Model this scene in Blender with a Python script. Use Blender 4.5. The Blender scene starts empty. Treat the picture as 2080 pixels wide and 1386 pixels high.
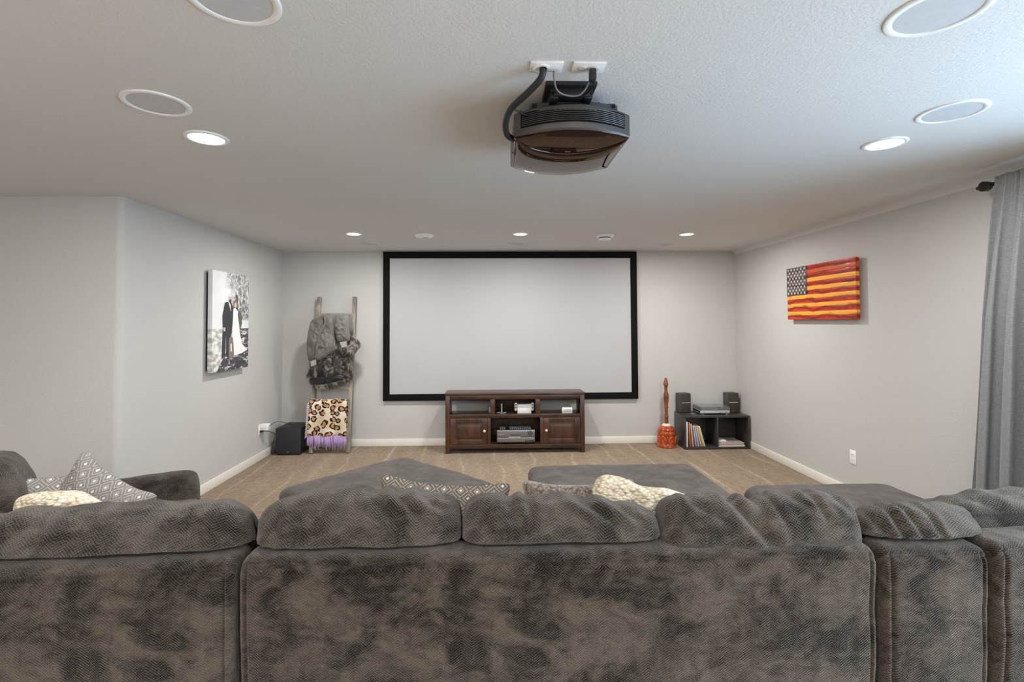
import bpy, bmesh, math, random
import numpy as np
from mathutils import Vector, Matrix, noise
random.seed(7)
scene = bpy.context.scene
COL = scene.collection
PI = math.pi

# ------------------------------------------------------------------ camera
F_PX = 1010.0
yaw, pitch, roll = math.radians(1.58), math.radians(1.6), math.radians(0.29)
fw = Vector((math.sin(yaw)*math.cos(pitch), math.cos(yaw)*math.cos(pitch), math.sin(pitch)))
r0 = Vector((math.cos(yaw), -math.sin(yaw), 0)); u0 = r0.cross(fw)
RR = r0*math.cos(roll) - u0*math.sin(roll); UU = u0*math.cos(roll) + r0*math.sin(roll)
cd = bpy.data.cameras.new('camera'); cam = bpy.data.objects.new('camera', cd); COL.objects.link(cam)
cd.sensor_width = 36; cd.lens = F_PX*36/2080; cd.clip_start = .05
cd.shift_x = 12/2080; cd.shift_y = -65.2/2080
cam.matrix_world = Matrix(((RR.x, UU.x, -fw.x, 0), (RR.y, UU.y, -fw.y, 0), (RR.z, UU.z, -fw.z, 1.53), (0, 0, 0, 1)))
scene.camera = cam

# ------------------------------------------------------------------ world, light, exposure
w = bpy.data.worlds.new('world'); scene.world = w; w.use_nodes = True
bg = w.node_tree.nodes['Background']; bg.inputs[0].default_value = (.60, .80, 1, 1); bg.inputs[1].default_value = 8.0
scene.view_settings.view_transform = 'Standard'; scene.view_settings.look = 'None'
scene.view_settings.gamma = 1; scene.view_settings.use_curve_mapping = False
scene.view_settings.exposure = 0.50
scene.cycles.use_denoising = True
scene.cycles.max_bounces = 10; scene.cycles.diffuse_bounces = 6
scene.cycles.caustics_reflective = False; scene.cycles.caustics_refractive = False
scene.cycles.sample_clamp_indirect = 6
LAMP_W = 20.5            # one ceiling downlight
LAMP_C = (1, .98, .95)

def lamp(x, y, power=LAMP_W, z=2.425):
    l = bpy.data.lights.new('downlight_or_fill_beam', 'AREA'); l.shape = 'DISK'; l.size = .15; l.energy = power
    l.color = LAMP_C; l.spread = PI
    o = bpy.data.objects.new('downlight_or_fill_beam', l); COL.objects.link(o); o.location = (x, y, z)
    return o
XL, XR, YB, H, YN = -2.62, 3.11, 6.29, 2.44, -3.0
YC = 3.575              # where the left wall turns
XF = -4.6
for dx in (-1.4, .29, 2.015): lamp(dx, 5.06)
for dx in (-1.39, 2.015): lamp(dx, 2.45)
for dx in (-3.3, -1.2, .6, 2.2): lamp(dx, -.6, LAMP_W*1.5)  # unseen lamps without fixtures, added behind the camera to light the room
for dx in (-3.3, -1.2, .6, 2.2): lamp(dx, -2.2, LAMP_W*1.5)  # second added row farther back, also unseen and without fixtures
pl = bpy.data.lights.new('window_daylight', 'AREA'); pl.shape = 'RECTANGLE'; pl.size = 2.1; pl.size_y = 2.9
pl.cycles.is_portal = True
po = bpy.data.objects.new('window_daylight', pl); COL.objects.link(po)
po.location = (XR+.16, 1.07, 1.1); po.rotation_euler = (0, PI/2, 0)

# ------------------------------------------------------------------ node helpers
class NT:
    def __init__(s, name):
        m = bpy.data.materials.new(name); m.use_nodes = True; s.m = m
        s.t = m.node_tree; s.b = s.t.nodes['Principled BSDF']
    def n(s, typ, **kw):
        nd = s.t.nodes.new(typ)
        for k, v in kw.items():
            if k.startswith('i_'):
                key = k[2:]; key = int(key) if key.isdigit() else key.replace('_', ' ')
                s.set(nd.inputs[key], v)
            else: setattr(nd, k, v)
        return nd
    def set(s, inp, v):
        if isinstance(v, bpy.types.NodeSocket): s.t.links.new(v, inp)
        elif isinstance(v, tuple) and len(v) == 3 and inp.type == 'RGBA': inp.default_value = (*v, 1)
        else: inp.default_value = v
    def math(s, op, a, b=0.0, c=0.0):
        nd = s.t.nodes.new('ShaderNodeMath'); nd.operation = op
        s.set(nd.inputs[0], a); s.set(nd.inputs[1], b); s.set(nd.inputs[2], c); return nd.outputs[0]
    def mix(s, f, a, b, mode='MIX'):
        nd = s.t.nodes.new('ShaderNodeMix'); nd.data_type = 'RGBA'; nd.blend_type = mode
        s.set(nd.inputs[0], f); s.set(nd.inputs[6], a); s.set(nd.inputs[7], b); return nd.outputs[2]
    def ramp(s, f, stops, interp='LINEAR'):
        nd = s.t.nodes.new('ShaderNodeValToRGB'); cr = nd.color_ramp; cr.interpolation = interp
        while len(cr.elements) < len(stops): cr.elements.new(.5)
        for e, (p, c) in zip(cr.elements, stops):
            e.position = p; e.color = (*c, 1) if isinstance(c, tuple) else (c, c, c, 1)
        s.set(nd.inputs[0], f); return nd.outputs[0]
    def coord(s, which='Object'): return s.t.nodes.new('ShaderNodeTexCoord').outputs[which]
    def noise(s, vec, scale, detail=3, rough=.5, dist=0, out=0):
        nd = s.n('ShaderNodeTexNoise'); s.set(nd.inputs['Vector'], vec); nd.inputs['Scale'].default_value = scale
        nd.inputs['Detail'].default_value = detail; nd.inputs['Roughness'].default_value = rough
        nd.inputs['Distortion'].default_value = dist; return nd.outputs[out]
    def scale(s, vec, sc, rot=(0, 0, 0)):
        nd = s.n('ShaderNodeMapping'); s.set(nd.inputs[0], vec); nd.inputs['Scale'].default_value = sc
        nd.inputs['Rotation'].default_value = rot; return nd.outputs[0]
    def xyz(s, vec):
        nd = s.n('ShaderNodeSeparateXYZ'); s.set(nd.inputs[0], vec); return nd.outputs
    def bump(s, h, dist, strength=1.0):
        nd = s.n('ShaderNodeBump'); s.set(nd.inputs['Height'], h); nd.inputs['Distance'].default_value = dist
        nd.inputs['Strength'].default_value = strength; s.t.links.new(nd.outputs[0], s.b.inputs['Normal'])
    def base(s, c=None, rough=.5, metal=0.0, spec=None, **kw):
        if c is not None: s.set(s.b.inputs['Base Color'], c)
        s.set(s.b.inputs['Roughness'], rough); s.set(s.b.inputs['Metallic'], metal)
        if spec is not None: s.b.inputs['Specular IOR Level'].default_value = spec
        for k, v in kw.items(): s.set(s.b.inputs[k.replace('_', ' ')], v)
        return s.m

def srgb(r, g, b):
    f = lambda v: ((v/255+.055)/1.055)**2.4 if v > 10 else v/255/12.92
    return (f(r), f(g), f(b))

def flat(name, rgb, rough=.5, metal=0.0, spec=None, **kw):
    """plain painted / moulded surface with a faint uneven tone"""
    t = NT(name); c = srgb(*rgb)
    nz = t.noise(t.coord(), 40, 3)
    lo = tuple(v*.90 for v in c); hi = tuple(min(1, v*1.10) for v in c)
    return t.base(t.mix(nz, lo, hi), rough, metal, spec, **kw)

M = {}
def wall_mat(name, rgb, bscale, bdist, rough=.75):
    t = NT(name); co = t.coord(); c = srgb(*rgb)
    n1 = t.noise(co, 1.2, 3); n2 = t.noise(co, bscale, 3, .6)
    t.bump(t.ramp(n2, [(.40, 0.), (.62, 1.)]), bdist, .5)
    return t.base(t.mix(n1, tuple(v*.97 for v in c), tuple(v*1.03 for v in c)), rough, 0, .3)
M['wall'] = wall_mat('painted_wall', (194, 192, 189), 90, .0012)
M['ceiling'] = wall_mat('textured_ceiling', (216, 215, 213), 75, .0013)
M['trim'] = flat('white_trim', (232, 228, 220), .4)
M['white'] = flat('white_plastic', (240, 240, 238), .4)
M['grille'] = flat('speaker_grille_fabric', (196, 197, 198), .8)
M['black'] = flat('black_velvet', (14, 14, 15), .9, spec=.2)
M['blackplastic'] = flat('black_plastic', (26, 26, 27), .45)
M['blackgloss'] = flat('glossy_black_plastic', (18, 18, 19), .15)
M['darkcase'] = flat('charcoal_case', (72, 73, 76), .55)
M['darkcloth'] = flat('dark_speaker_cloth', (70, 65, 58), .95, spec=.2)
M['silver'] = flat('brushed_aluminium', (150, 150, 152), .32, .8)
M['lightgrey'] = flat('pale_silver_plastic', (186, 187, 190), .3)
M['steel'] = flat('polished_metal', (200, 200, 200), .18, 1.0)
M['cord'] = flat('black_cord', (34, 33, 33), .5)
M['greycord'] = flat('grey_cord', (110, 110, 112), .5)
M['rod'] = flat('dark_bronze_rod', (42, 42, 44), .4, .5)
M['paper'] = flat('pale_paper', (222, 214, 206), .7)
M['pinkpaper'] = flat('pinkish_magazine_cover', (196, 172, 164), .5)
M['browncover'] = flat('brown_magazine_cover', (96, 70, 52), .5)

def carpet():
    t = NT('beige_carpet'); co = t.coord()
    x, y, z = t.xyz(co)
    wob = t.noise(co, 1.1, 2)
    ang = t.math('ADD', x, t.math('MULTIPLY', wob, .30))
    ang = t.math('ADD', ang, t.math('MULTIPLY', y, .04))
    per = t.math('PINGPONG', ang, .21)
    line = t.ramp(t.math('DIVIDE', per, .21), [(0., 1.), (.10, .15), (.5, 0.), (1., .35)])
    broken = t.noise(t.scale(co, (3, .7, 1)), 1.5, 3)
    line = t.math('MULTIPLY', line, t.ramp(broken, [(.35, .1), (.65, 1.)]))
    sp = t.noise(co, 170, 3, .7); sp2 = t.noise(co, 45, 3, .7)
    blot = t.noise(co, 3.0, 4, .6)
    a = t.mix(t.ramp(sp, [(.36, 0.), (.64, 1.)]), srgb(78, 66, 55), srgb(198, 178, 154))
    a = t.mix(t.math('MULTIPLY', sp2, .5), a, srgb(128, 112, 97))
    a = t.mix(t.ramp(blot, [(.35, 0.), (.65, .28)]), a, srgb(172, 152, 130))
    a = t.mix(t.math('MULTIPLY', line, .75), a, srgb(196, 182, 162))
    mid = t.noise(t.scale(co, (1, .6, 1)), 26, 4, .75)
    a = t.mix(t.ramp(mid, [(.42, .32), (.56, 0.)]), a, srgb(104, 90, 78))
    t.bump(sp, .006, .8)
    return t.base(a, .95, 0, .1)
M['carpet'] = carpet()

def plush(name, dark, light, col=.034, pitch=.0085, rot=0.0, blot=1.0, bd=.0045, bead=.0075):
    """chenille woven in a herringbone; UVs are metres"""
    t = NT(name); uv = t.coord('UV')
    warp = t.noise(uv, 9, 2, out=1)
    vv = t.n('ShaderNodeVectorMath', operation='MULTIPLY_ADD'); t.set(vv.inputs[0], warp)
    vv.inputs[1].default_value = (.012, .012, 0); t.set(vv.inputs[2], uv)
    p = t.scale(vv.outputs[0], (1, 1, 1), (0, 0, rot))
    u, v, _ = t.xyz(p)
    c = t.math('PINGPONG', u, col)
    w = t.math('ADD', v, t.math('MULTIPLY', c, .75))
    rib = t.math('SINE', t.math('MULTIPLY', w, 2*PI/pitch))
    k = t.math('SINE', t.math('MULTIPLY', t.math('SUBTRACT', c, t.math('MULTIPLY', v, .9)), 2*PI/bead))
    n = t.noise(uv, 220, 2, .6)
    h = t.math('ADD', t.math('MULTIPLY', rib, .34), t.math('MULTIPLY', k, .20))
    h = t.math('ADD', h, t.math('MULTIPLY', t.math('SUBTRACT', n, .5), 1.5))
    h01 = t.math('ADD', t.math('MULTIPLY', h, .55), .5)
    b1 = t.noise(uv, 5.5, 4, .62, .6)
    b2 = t.noise(t.scale(uv, (1, 1.6, 1), (0, 0, .6)), 11, 4, .65, 1.2)
    bl = t.math('ADD', t.math('MULTIPLY', b1, .6), t.math('MULTIPLY', b2, .4))
    bl = t.ramp(bl, [(.40, 0.), (.60, 1.)])
    bl = t.math('ADD', t.math('MULTIPLY', t.math('SUBTRACT', bl, .5), blot*.55), .5)
    f = t.math('ADD', t.math('MULTIPLY', h01, .80), t.math('MULTIPLY', t.math('SUBTRACT', bl, .5), .60))
    f = t.math('ADD', f, -.02)
    t.bump(h01, bd, .9)
    return t.base(t.ramp(f, [(.05, srgb(*dark)), (.95, srgb(*light))]), .95, 0, .12, Sheen_Weight=.22, Sheen_Roughness=.4, Sheen_Tint=(1, .96, .92, 1))
M['sofa'] = plush('taupe_chenille', (9, 7, 5), (98, 87, 77), blot=1.7)
M['sofa_diag'] = plush('taupe_chenille_cushion', (13, 11, 9), (112, 103, 94), col=.034, pitch=.0095, bead=.0095, blot=1.2, bd=.006, rot=.12)
M['seat'] = plush('taupe_chenille_flat', (40, 36, 33), (120, 112, 105), col=.03, pitch=.006, blot=1.0, bd=.003)

def fur_mat(name, stops, sc, stretch=(1, 1, .25), rough=.85, bd=.004):
    t = NT(name); co = t.coord()
    n = t.noise(t.scale(co, stretch), sc, 5, .7, .8)
    t.bump(n, bd, .8)
    return t.base(t.ramp(n, stops), rough, 0, .3, Sheen_Weight=.3)
M['fur'] = fur_mat('faux_fur', [(.34, srgb(26, 21, 19)), (.48, srgb(66, 58, 54)), (.62, srgb(158, 150, 144)), (.75, srgb(46, 40, 36))], 12, (1, 1, .6))
M['satin'] = fur_mat('black_satin_lining', [(.3, srgb(8, 8, 9)), (.7, srgb(30, 30, 33))], 10, rough=.3)
M['fleece'] = fur_mat('grey_fleece', [(.34, srgb(76, 73, 70)), (.66, srgb(126, 122, 116))], 5, (1, 1, .6), .8, .002)
M['ribknit'] = flat('pale_rib_cuff', (156, 152, 146), .9)
M['cream'] = None
def knit(name, lo, hi, sc=46):
    t = NT(name); co = t.coord()
    v = t.n('ShaderNodeTexVoronoi'); t.set(v.inputs['Vector'], t.scale(co, (1, 1, 1.5), (.3, .5, 0))); v.inputs['Scale'].default_value = sc*1.25
    t.bump(t.math('SUBTRACT', 1., v.outputs[0]), .012, 1)
    n = t.noise(co, 14, 3)
    f = t.math('ADD', t.math('MULTIPLY', n, .5), t.math('MULTIPLY', t.math('SUBTRACT', 1., v.outputs[0]), .45))
    return t.base(t.ramp(f, [(.25, srgb(*lo)), (.75, srgb(*hi))]), .95, 0, .1)
M['cream'] = knit('cream_chunky_knit', (168, 148, 116), (250, 242, 224))

def diamond(name, ground, ground2, mark, cell=.085, warm=.0):
    """woven cloth with nested diamonds and small pale lozenges"""
    t = NT(name); uv = t.coord('UV'); u, v, _ = t.xyz(uv)
    a = t.math('PINGPONG', u, cell); b = t.math('PINGPONG', v, cell*.8)
    d = t.math('ADD', a, t.math('MULTIPLY', b, 1.25))
    ringp = t.math('PINGPONG', t.math('ADD', d, .004), cell*.25)
    ring = t.math('LESS_THAN', ringp, .0020)
    a2 = t.math('SUBTRACT', cell, a); d2 = t.math('ADD', a2, t.math('MULTIPLY', t.math('SUBTRACT', cell*.8, b), 1.25))
    loz = t.math('LESS_THAN', d2, cell*.22)
    loz0 = t.math('LESS_THAN', d, cell*.20)
    m = t.math('MAXIMUM', t.math('MULTIPLY', ring, .5), t.math('MAXIMUM', loz, loz0))
    n = t.noise(t.scale(uv, (1, 5, 1)), 130, 3, .7)
    g = t.mix(t.ramp(n, [(.35, 0.), (.65, 1.)]), srgb(*ground), srgb(*ground2))
    t.bump(t.math('ADD', n, m), .002, .7)
    return t.base(t.mix(m, g, srgb(*mark)), .9, 0, .1)
M['pattern'] = diamond('grey_diamond_weave', (92, 86, 80), (150, 146, 142), (206, 202, 194), .036)
M['pattern_brown'] = diamond('brown_diamond_weave', (66, 58, 52), (124, 114, 104), (206, 198, 184), .036)
M['tweed'] = fur_mat('brown_tweed', [(.35, srgb(46, 40, 36)), (.5, srgb(110, 98, 88)), (.68, srgb(166, 154, 142))], 70, (1, 1, 1), .95)

def linen(name):
    t = NT(name); uv = t.coord('UV')
    h = t.noise(t.scale(uv, (6, 260, 1)), 3.2, 3, .6); v = t.noise(t.scale(uv, (300, 8, 1)), 3., 3, .6)
    f = t.math('ADD', t.math('MULTIPLY', h, .55), t.math('MULTIPLY', v, .45))
    t.bump(f, .0008, .5)
    return t.base(t.ramp(f, [(.35, srgb(92, 93, 95)), (.65, srgb(150, 151, 153))]), .9, 0, .1, Sheen_Weight=.2)
M['linen'] = linen('grey_linen')

def wood(name, lo, hi, sc=14, stretch=(.12, 1, 1), rough=.35, knots=0.0, coat=0.0):
    t = NT(name); co = t.coord()
    n = t.noise(t.scale(co, stretch), sc, 5, .6, .8)
    g = t.noise(t.scale(co, tuple(s*1.0 for s in stretch)), sc*7, 3, .6)
    f = t.math('ADD', t.math('MULTIPLY', n, .7), t.math('MULTIPLY', g, .3))
    t.bump(g, .0008, .5)
    return t.base(t.ramp(f, [(.36, srgb(*lo)), (.62, srgb(*hi))]), rough, 0, .5, Coat_Weight=coat)
M['walnut'] = wood('dark_cherry_wood', (40, 26, 20), (80, 54, 42), 16, rough=.26)
M['walnut_v'] = wood('dark_cherry_wood_upright', (42, 27, 20), (90, 58, 42), 16, (1, 1, .12), .32)
M['greywood'] = wood('weathered_grey_wood', (104, 96, 84), (168, 160, 146), 18, (1, 1, .1), .7)
M['espresso'] = wood('espresso_laminate', (44, 42, 42), (68, 64, 61), 8, (.3, 1, 1), .32)
M['redwood'] = wood('glossy_red_brown_wood', (120, 40, 14), (196, 80, 34), 22, (1, 1, .2), .25, coat=.5)
M['spindle'] = wood('turned_brown_wood', (84, 40, 20), (150, 80, 46), 22, (1, 1, .2), .35, coat=.3)
M['copper'] = flat('pale_stud', (240, 214, 180), .3)

def emit(name, c, s):
    t = NT(name); t.base(c, .5, Emission_Color=(*c, 1), Emission_Strength=s); return t.m
M['glow'] = emit('lit_lamp_diffuser', (1, .97, .93), 7.0)

# ------------------------------------------------------------------ geometry helpers
def link(name, me, mat=None, parent=None, label=None, smooth=True):
    o = bpy.data.objects.new(name, me); COL.objects.link(o)
    if mat is not None:
        for m in (mat if isinstance(mat, (list, tuple)) else [mat]): me.materials.append(m)
    if smooth: me.polygons.foreach_set('use_smooth', [True]*len(me.polygons))
    if parent is not None: o.parent = parent
    if label: o['label'] = label
    return o
def thing(name, loc, label, cat, group=None, rz=0.0):
    o = bpy.data.objects.new(name, None); COL.objects.link(o); o.location = loc; o.rotation_euler = (0, 0, rz)
    o.empty_display_size = .05
    return tag(o, label, cat, group)
def tag(o, label, cat, group=None):
    o['label'] = label; o['category'] = cat
    if group: o['group'] = group
    return o
def struct(o): o['kind'] = 'structure'; return o

class MB:
    """collects simple solids into one mesh"""
    def __init__(s): s.bm = bmesh.new()
    def box(s, lo, hi, bev=0.0, seg=2, rot=None, piv=None, mi=0):
        b = bmesh.new(); bmesh.ops.create_cube(b, size=1)
        c = [(a+d)/2 for a, d in zip(lo, hi)]; sz = [abs(d-a) for a, d in zip(lo, hi)]
        for v in b.verts: v.co = Vector((v.co.x*sz[0], v.co.y*sz[1], v.co.z*sz[2]))
        if bev > 0:
            bmesh.ops.bevel(b, geom=b.edges[:], offset=min(bev, min(sz)*.49), segments=seg, affect='EDGES', profile=.5)
        mt = Matrix.Translation(c)
        if rot is not None:
            pv = Vector(piv) if piv is not None else Vector(c)
            mt = Matrix.Translation(pv) @ rot.to_4x4() @ Matrix.Translation(-pv) @ mt
        b.transform(mt); s._merge(b, mi); return s
    def _merge(s, b, mi=0):
        me = bpy.data.meshes.new('tmp')
        for f in b.faces: f.material_index = mi
        b.to_mesh(me); s.bm.from_mesh(me); b.free(); bpy.data.meshes.remove(me)
    def lathe(s, prof, seg=40, c=(0, 0, 0), mi=0, axis='Z', cap=True):
        b = bmesh.new(); rings = []
        for r, z in prof:
            rings.append([b.verts.new((max(r, 1e-4)*math.cos(2*PI*k/seg), max(r, 1e-4)*math.sin(2*PI*k/seg), z)) for k in range(seg)])
        for a, d in zip(rings, rings[1:]):
            for k in range(seg): b.faces.new((a[k], a[(k+1) % seg], d[(k+1) % seg], d[k]))
        if cap:
            b.faces.new(rings[0][::-1]); b.faces.new(rings[-1])
        if axis == 'Y': b.transform(Matrix.Rotation(PI/2, 4, 'X'))      # z -> -y
        if axis == 'X': b.transform(Matrix.Rotation(PI/2, 4, 'Y'))      # z -> x
        b.transform(Matrix.Translation(c)); bmesh.ops.recalc_face_normals(b, faces=b.faces[:]); s._merge(b, mi); return s
    def prism(s, pts, z0, z1, mi=0, bev=0.0):
        """polygon in XY extruded in Z"""
        b = bmesh.new(); lo = [b.verts.new((x, y, z0)) for x, y in pts]; hi = [b.verts.new((x, y, z1)) for x, y in pts]
        b.faces.new(lo[::-1]); b.faces.new(hi)
        for i in range(len(pts)):
            j = (i+1) % len(pts); b.faces.new((lo[i], lo[j], hi[j], hi[i]))
        bmesh.ops.recalc_face_normals(b, faces=b.faces[:])
        if bev: bmesh.ops.bevel(b, geom=b.edges[:], offset=bev, segments=2, affect='EDGES')
        s._merge(b, mi); return s
    def prism_y(s, pts, y0, y1, mi=0, M4=None):
        """polygon in XZ extruded in Y"""
        b = bmesh.new(); lo = [b.verts.new((x, y0, z)) for x, z in pts]; hi = [b.verts.new((x, y1, z)) for x, z in pts]
        b.faces.new(lo); b.faces.new(hi[::-1])
        for i in range(len(pts)):
            j = (i+1) % len(pts); b.faces.new((lo[j], lo[i], hi[i], hi[j]))
        bmesh.ops.recalc_face_normals(b, faces=b.faces[:])
        if M4 is not None: b.transform(M4)
        s._merge(b, mi); return s
    def tube(s, pts, r, seg=10, mi=0):
        P = [Vector(p) for p in pts]; b = bmesh.new(); rings = []
        rr = r if isinstance(r, (list, tuple)) else [r]*len(P)
        up = Vector((0, 0, 1)); prev = None
        for i, p in enumerate(P):
            d = (P[min(i+1, len(P)-1)]-P[max(i-1, 0)]).normalized()
            if prev is None:
                a = d.cross(up)
                if a.length < .05: a = d.cross(Vector((1, 0, 0)))
            else: a = prev - d*prev.dot(d)
            a.normalize(); prev = a; c = d.cross(a)
            rings.append([b.verts.new(p+(a*math.cos(2*PI*k/seg)+c*math.sin(2*PI*k/seg))*rr[i]) for k in range(seg)])
        for q, e in zip(rings, rings[1:]):
            for k in range(seg): b.faces.new((q[k], q[(k+1) % seg], e[(k+1) % seg], e[k]))
        b.faces.new(rings[0][::-1]); b.faces.new(rings[-1]); s._merge(b, mi); return s
    def build(s, name, mat, parent=None, label=None, smooth=False, auto=True):
        me = bpy.data.meshes.new(name); s.bm.to_mesh(me); s.bm.free()
        o = link(name, me, mat, parent, label, smooth=True)
        if not smooth:
            me.set_sharp_from_angle(angle=math.radians(32))
        return o

def smooth_path(pts, n=8):
    P = [Vector(p) for p in pts]; out = []
    for i in range(len(P)-1):
        p0, p1, p2, p3 = P[max(i-1, 0)], P[i], P[i+1], P[min(i+2, len(P)-1)]
        for k in range(n):
            t = k/n
            out.append(.5*((2*p1)+(p2-p0)*t+(2*p0-5*p1+4*p2-p3)*t*t+(3*p1-p0-3*p2+p3)*t**3))
    out.append(P[-1]); return out

def grid_obj(name, P, mat, parent=None, closed=True, caps=True, label=None):
    """P: N x M x 3 array -> mesh, UV in metres (u along N, v along M)"""
    P = np.asarray(P, float); N, K, _ = P.shape
    du = np.zeros(N); mid = P.mean(axis=1); du[1:] = np.cumsum(np.linalg.norm(np.diff(P, axis=0), axis=2).mean(axis=1))
    ref = P[N//2]; dv = np.zeros(K+1); nx = np.roll(ref, -1, axis=0); dv[1:] = np.cumsum(np.linalg.norm(nx-ref, axis=1))
    verts = P.reshape(-1, 3).tolist(); faces = []; uvs = []
    KK = K if closed else K-1
    for i in range(N-1):
        for j in range(KK):
            j2 = (j+1) % K
            faces.append((i*K+j, (i+1)*K+j, (i+1)*K+j2, i*K+j2))
            uvs += [(du[i], dv[j]), (du[i+1], dv[j]), (du[i+1], dv[j+1]), (du[i], dv[j+1])]
    if caps and closed:
        for i, sgn in ((0, 1), (N-1, -1)):
            c = len(verts); verts.append(P[i].mean(axis=0).tolist())
            for j in range(K):
                j2 = (j+1) % K; t = (c, i*K+j, i*K+j2) if sgn > 0 else (c, i*K+j2, i*K+j)
                faces.append(t)
                for q in t: uvs.append((verts[q][1], verts[q][2]))
    me = bpy.data.meshes.new(name); me.from_pydata(verts, [], faces); me.update()
    ul = me.uv_layers.new(name='UVMap'); ul.data.foreach_set('uv', np.array(uvs).ravel())
    return link(name, me, mat, parent, label)

def fix_normals(o):
    bm = bmesh.new(); bm.from_mesh(o.data); bmesh.ops.recalc_face_normals(bm, faces=bm.faces[:]); bm.to_mesh(o.data); bm.free(); return o

def nz(x, y, z, s=1.0): return noise.noise(Vector((x*s, y*s, z*s)))

def cushion(name, parent, w, h, d, mat, top=None, n=2.7, creases=(), amp=.012, seed=0, endp=5, lean=0.0, nxs=110, nts=110, droop=None, ovh=0.0, zb=.30):
    """stuffed back cushion: local x across, z up (0..h), y thickness; near side is -y
    creases: (x0,z0,x1,z1,width,depth) on the near side and the top"""
    xs = -np.cos(np.linspace(0, PI, nxs))         # denser at the ends
    xs = np.sign(xs)*np.abs(xs)**.9
    ts = np.linspace(0, 2*PI, nts, endpoint=False)
    P = np.zeros((nxs, nts, 3))
    for i, s in enumerate(xs):
        e = max(1-abs(s)**endp, 0)**(1/2.4)
        tp = top(s) if top else 0.0
        hh = (h+tp)
        for j, t in enumerate(ts):
            ct, st = math.cos(t), math.sin(t)
            yy = -np.sign(ct)*abs(ct)**(2/n); zz = np.sign(st)*abs(st)**(2/n)
            ey = .10+.90*e; ez = .80+.20*e
            x = s*w/2*(1-.03*abs(zz)**3)
            y = yy*d/2*ey*(1.0-.18*max(zz, 0)); z = hh/2+zz*hh/2*ez
            P[i, j] = (x, y, z)
    # normals by differences
    dx = np.gradient(P, axis=0); dt = np.roll(P, -1, axis=1)-np.roll(P, 1, axis=1)
    nr = np.cross(dt, dx); nr /= (np.linalg.norm(nr, axis=2, keepdims=True)+1e-9)
    cen = np.array([0, 0, h/2]); flip = np.sign(((P-cen)*nr).sum(axis=2, keepdims=True)); flip[flip == 0] = 1; nr *= flip
    D = np.zeros((nxs, nts))
    X, Y, Z = P[..., 0], P[..., 1], P[..., 2]
    for (x0, z0, x1, z1, cw, cdp) in creases:
        ax, az = x1-x0, z1-z0; L2 = ax*ax+az*az+1e-9
        q = np.clip(((X-x0)*ax+(Z-z0)*az)/L2, 0, 1)
        ds = np.hypot(X-(x0+q*ax), Z-(z0+q*az))
        side = 1/(1+np.exp((Y-.3*d)/(.06*d)))
        fade = np.sin(np.clip(q*.8+.2, 0, 1)*PI)**.5 if True else 1
        D += (-cdp*np.exp(-(ds/cw)**2)+.55*cdp*np.exp(-((ds-2.1*cw)/(cw*1.2))**2))*side*fade
    for i in range(nxs):
        for j in range(nts):
            p = P[i, j]
            D[i, j] += amp*nz(p[0]+seed*3.1, p[1]*1.5, p[2], 5.0)+amp*.45*nz(p[0]+seed, p[1]*2, p[2]+7, 14.0)
    P = P+nr*D[..., None]
    if ovh:                                         # slumps back over the top of the frame
        q = np.clip((P[..., 2]-zb)/.05, 0, 1); P[..., 1] -= ovh*q*q*(3-2*q)
    if lean: P[..., 1] += lean*P[..., 2]
    if droop is not None:
        for i, s in enumerate(xs): P[i, :, 2] += droop(s)
    return grid_obj(name, P, mat, parent)

def rounded_rect(d, z0, z1, r, step):
    """closed loop in (y,z), starting at the bottom near corner, going up the near side"""
    pts = []
    def ln(a, b):
        n = max(2, int(math.dist(a, b)/step))
        for k in range(n): pts.append((a[0]+(b[0]-a[0])*k/n, a[1]+(b[1]-a[1])*k/n))
    def arc(c, a0, a1):
        n = 8
        for k in range(n): a = a0+(a1-a0)*k/n; pts.append((c[0]+r*math.cos(a), c[1]+r*math.sin(a)))
    ln((0, z0), (0, z1-r)); arc((r, z1-r), PI, PI/2); ln((r, z1), (d-r, z1)); arc((d-r, z1-r), PI/2, 0)
    ln((d, z1-r), (d, z0)); ln((d, z0), (0, z0)); return pts

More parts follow.
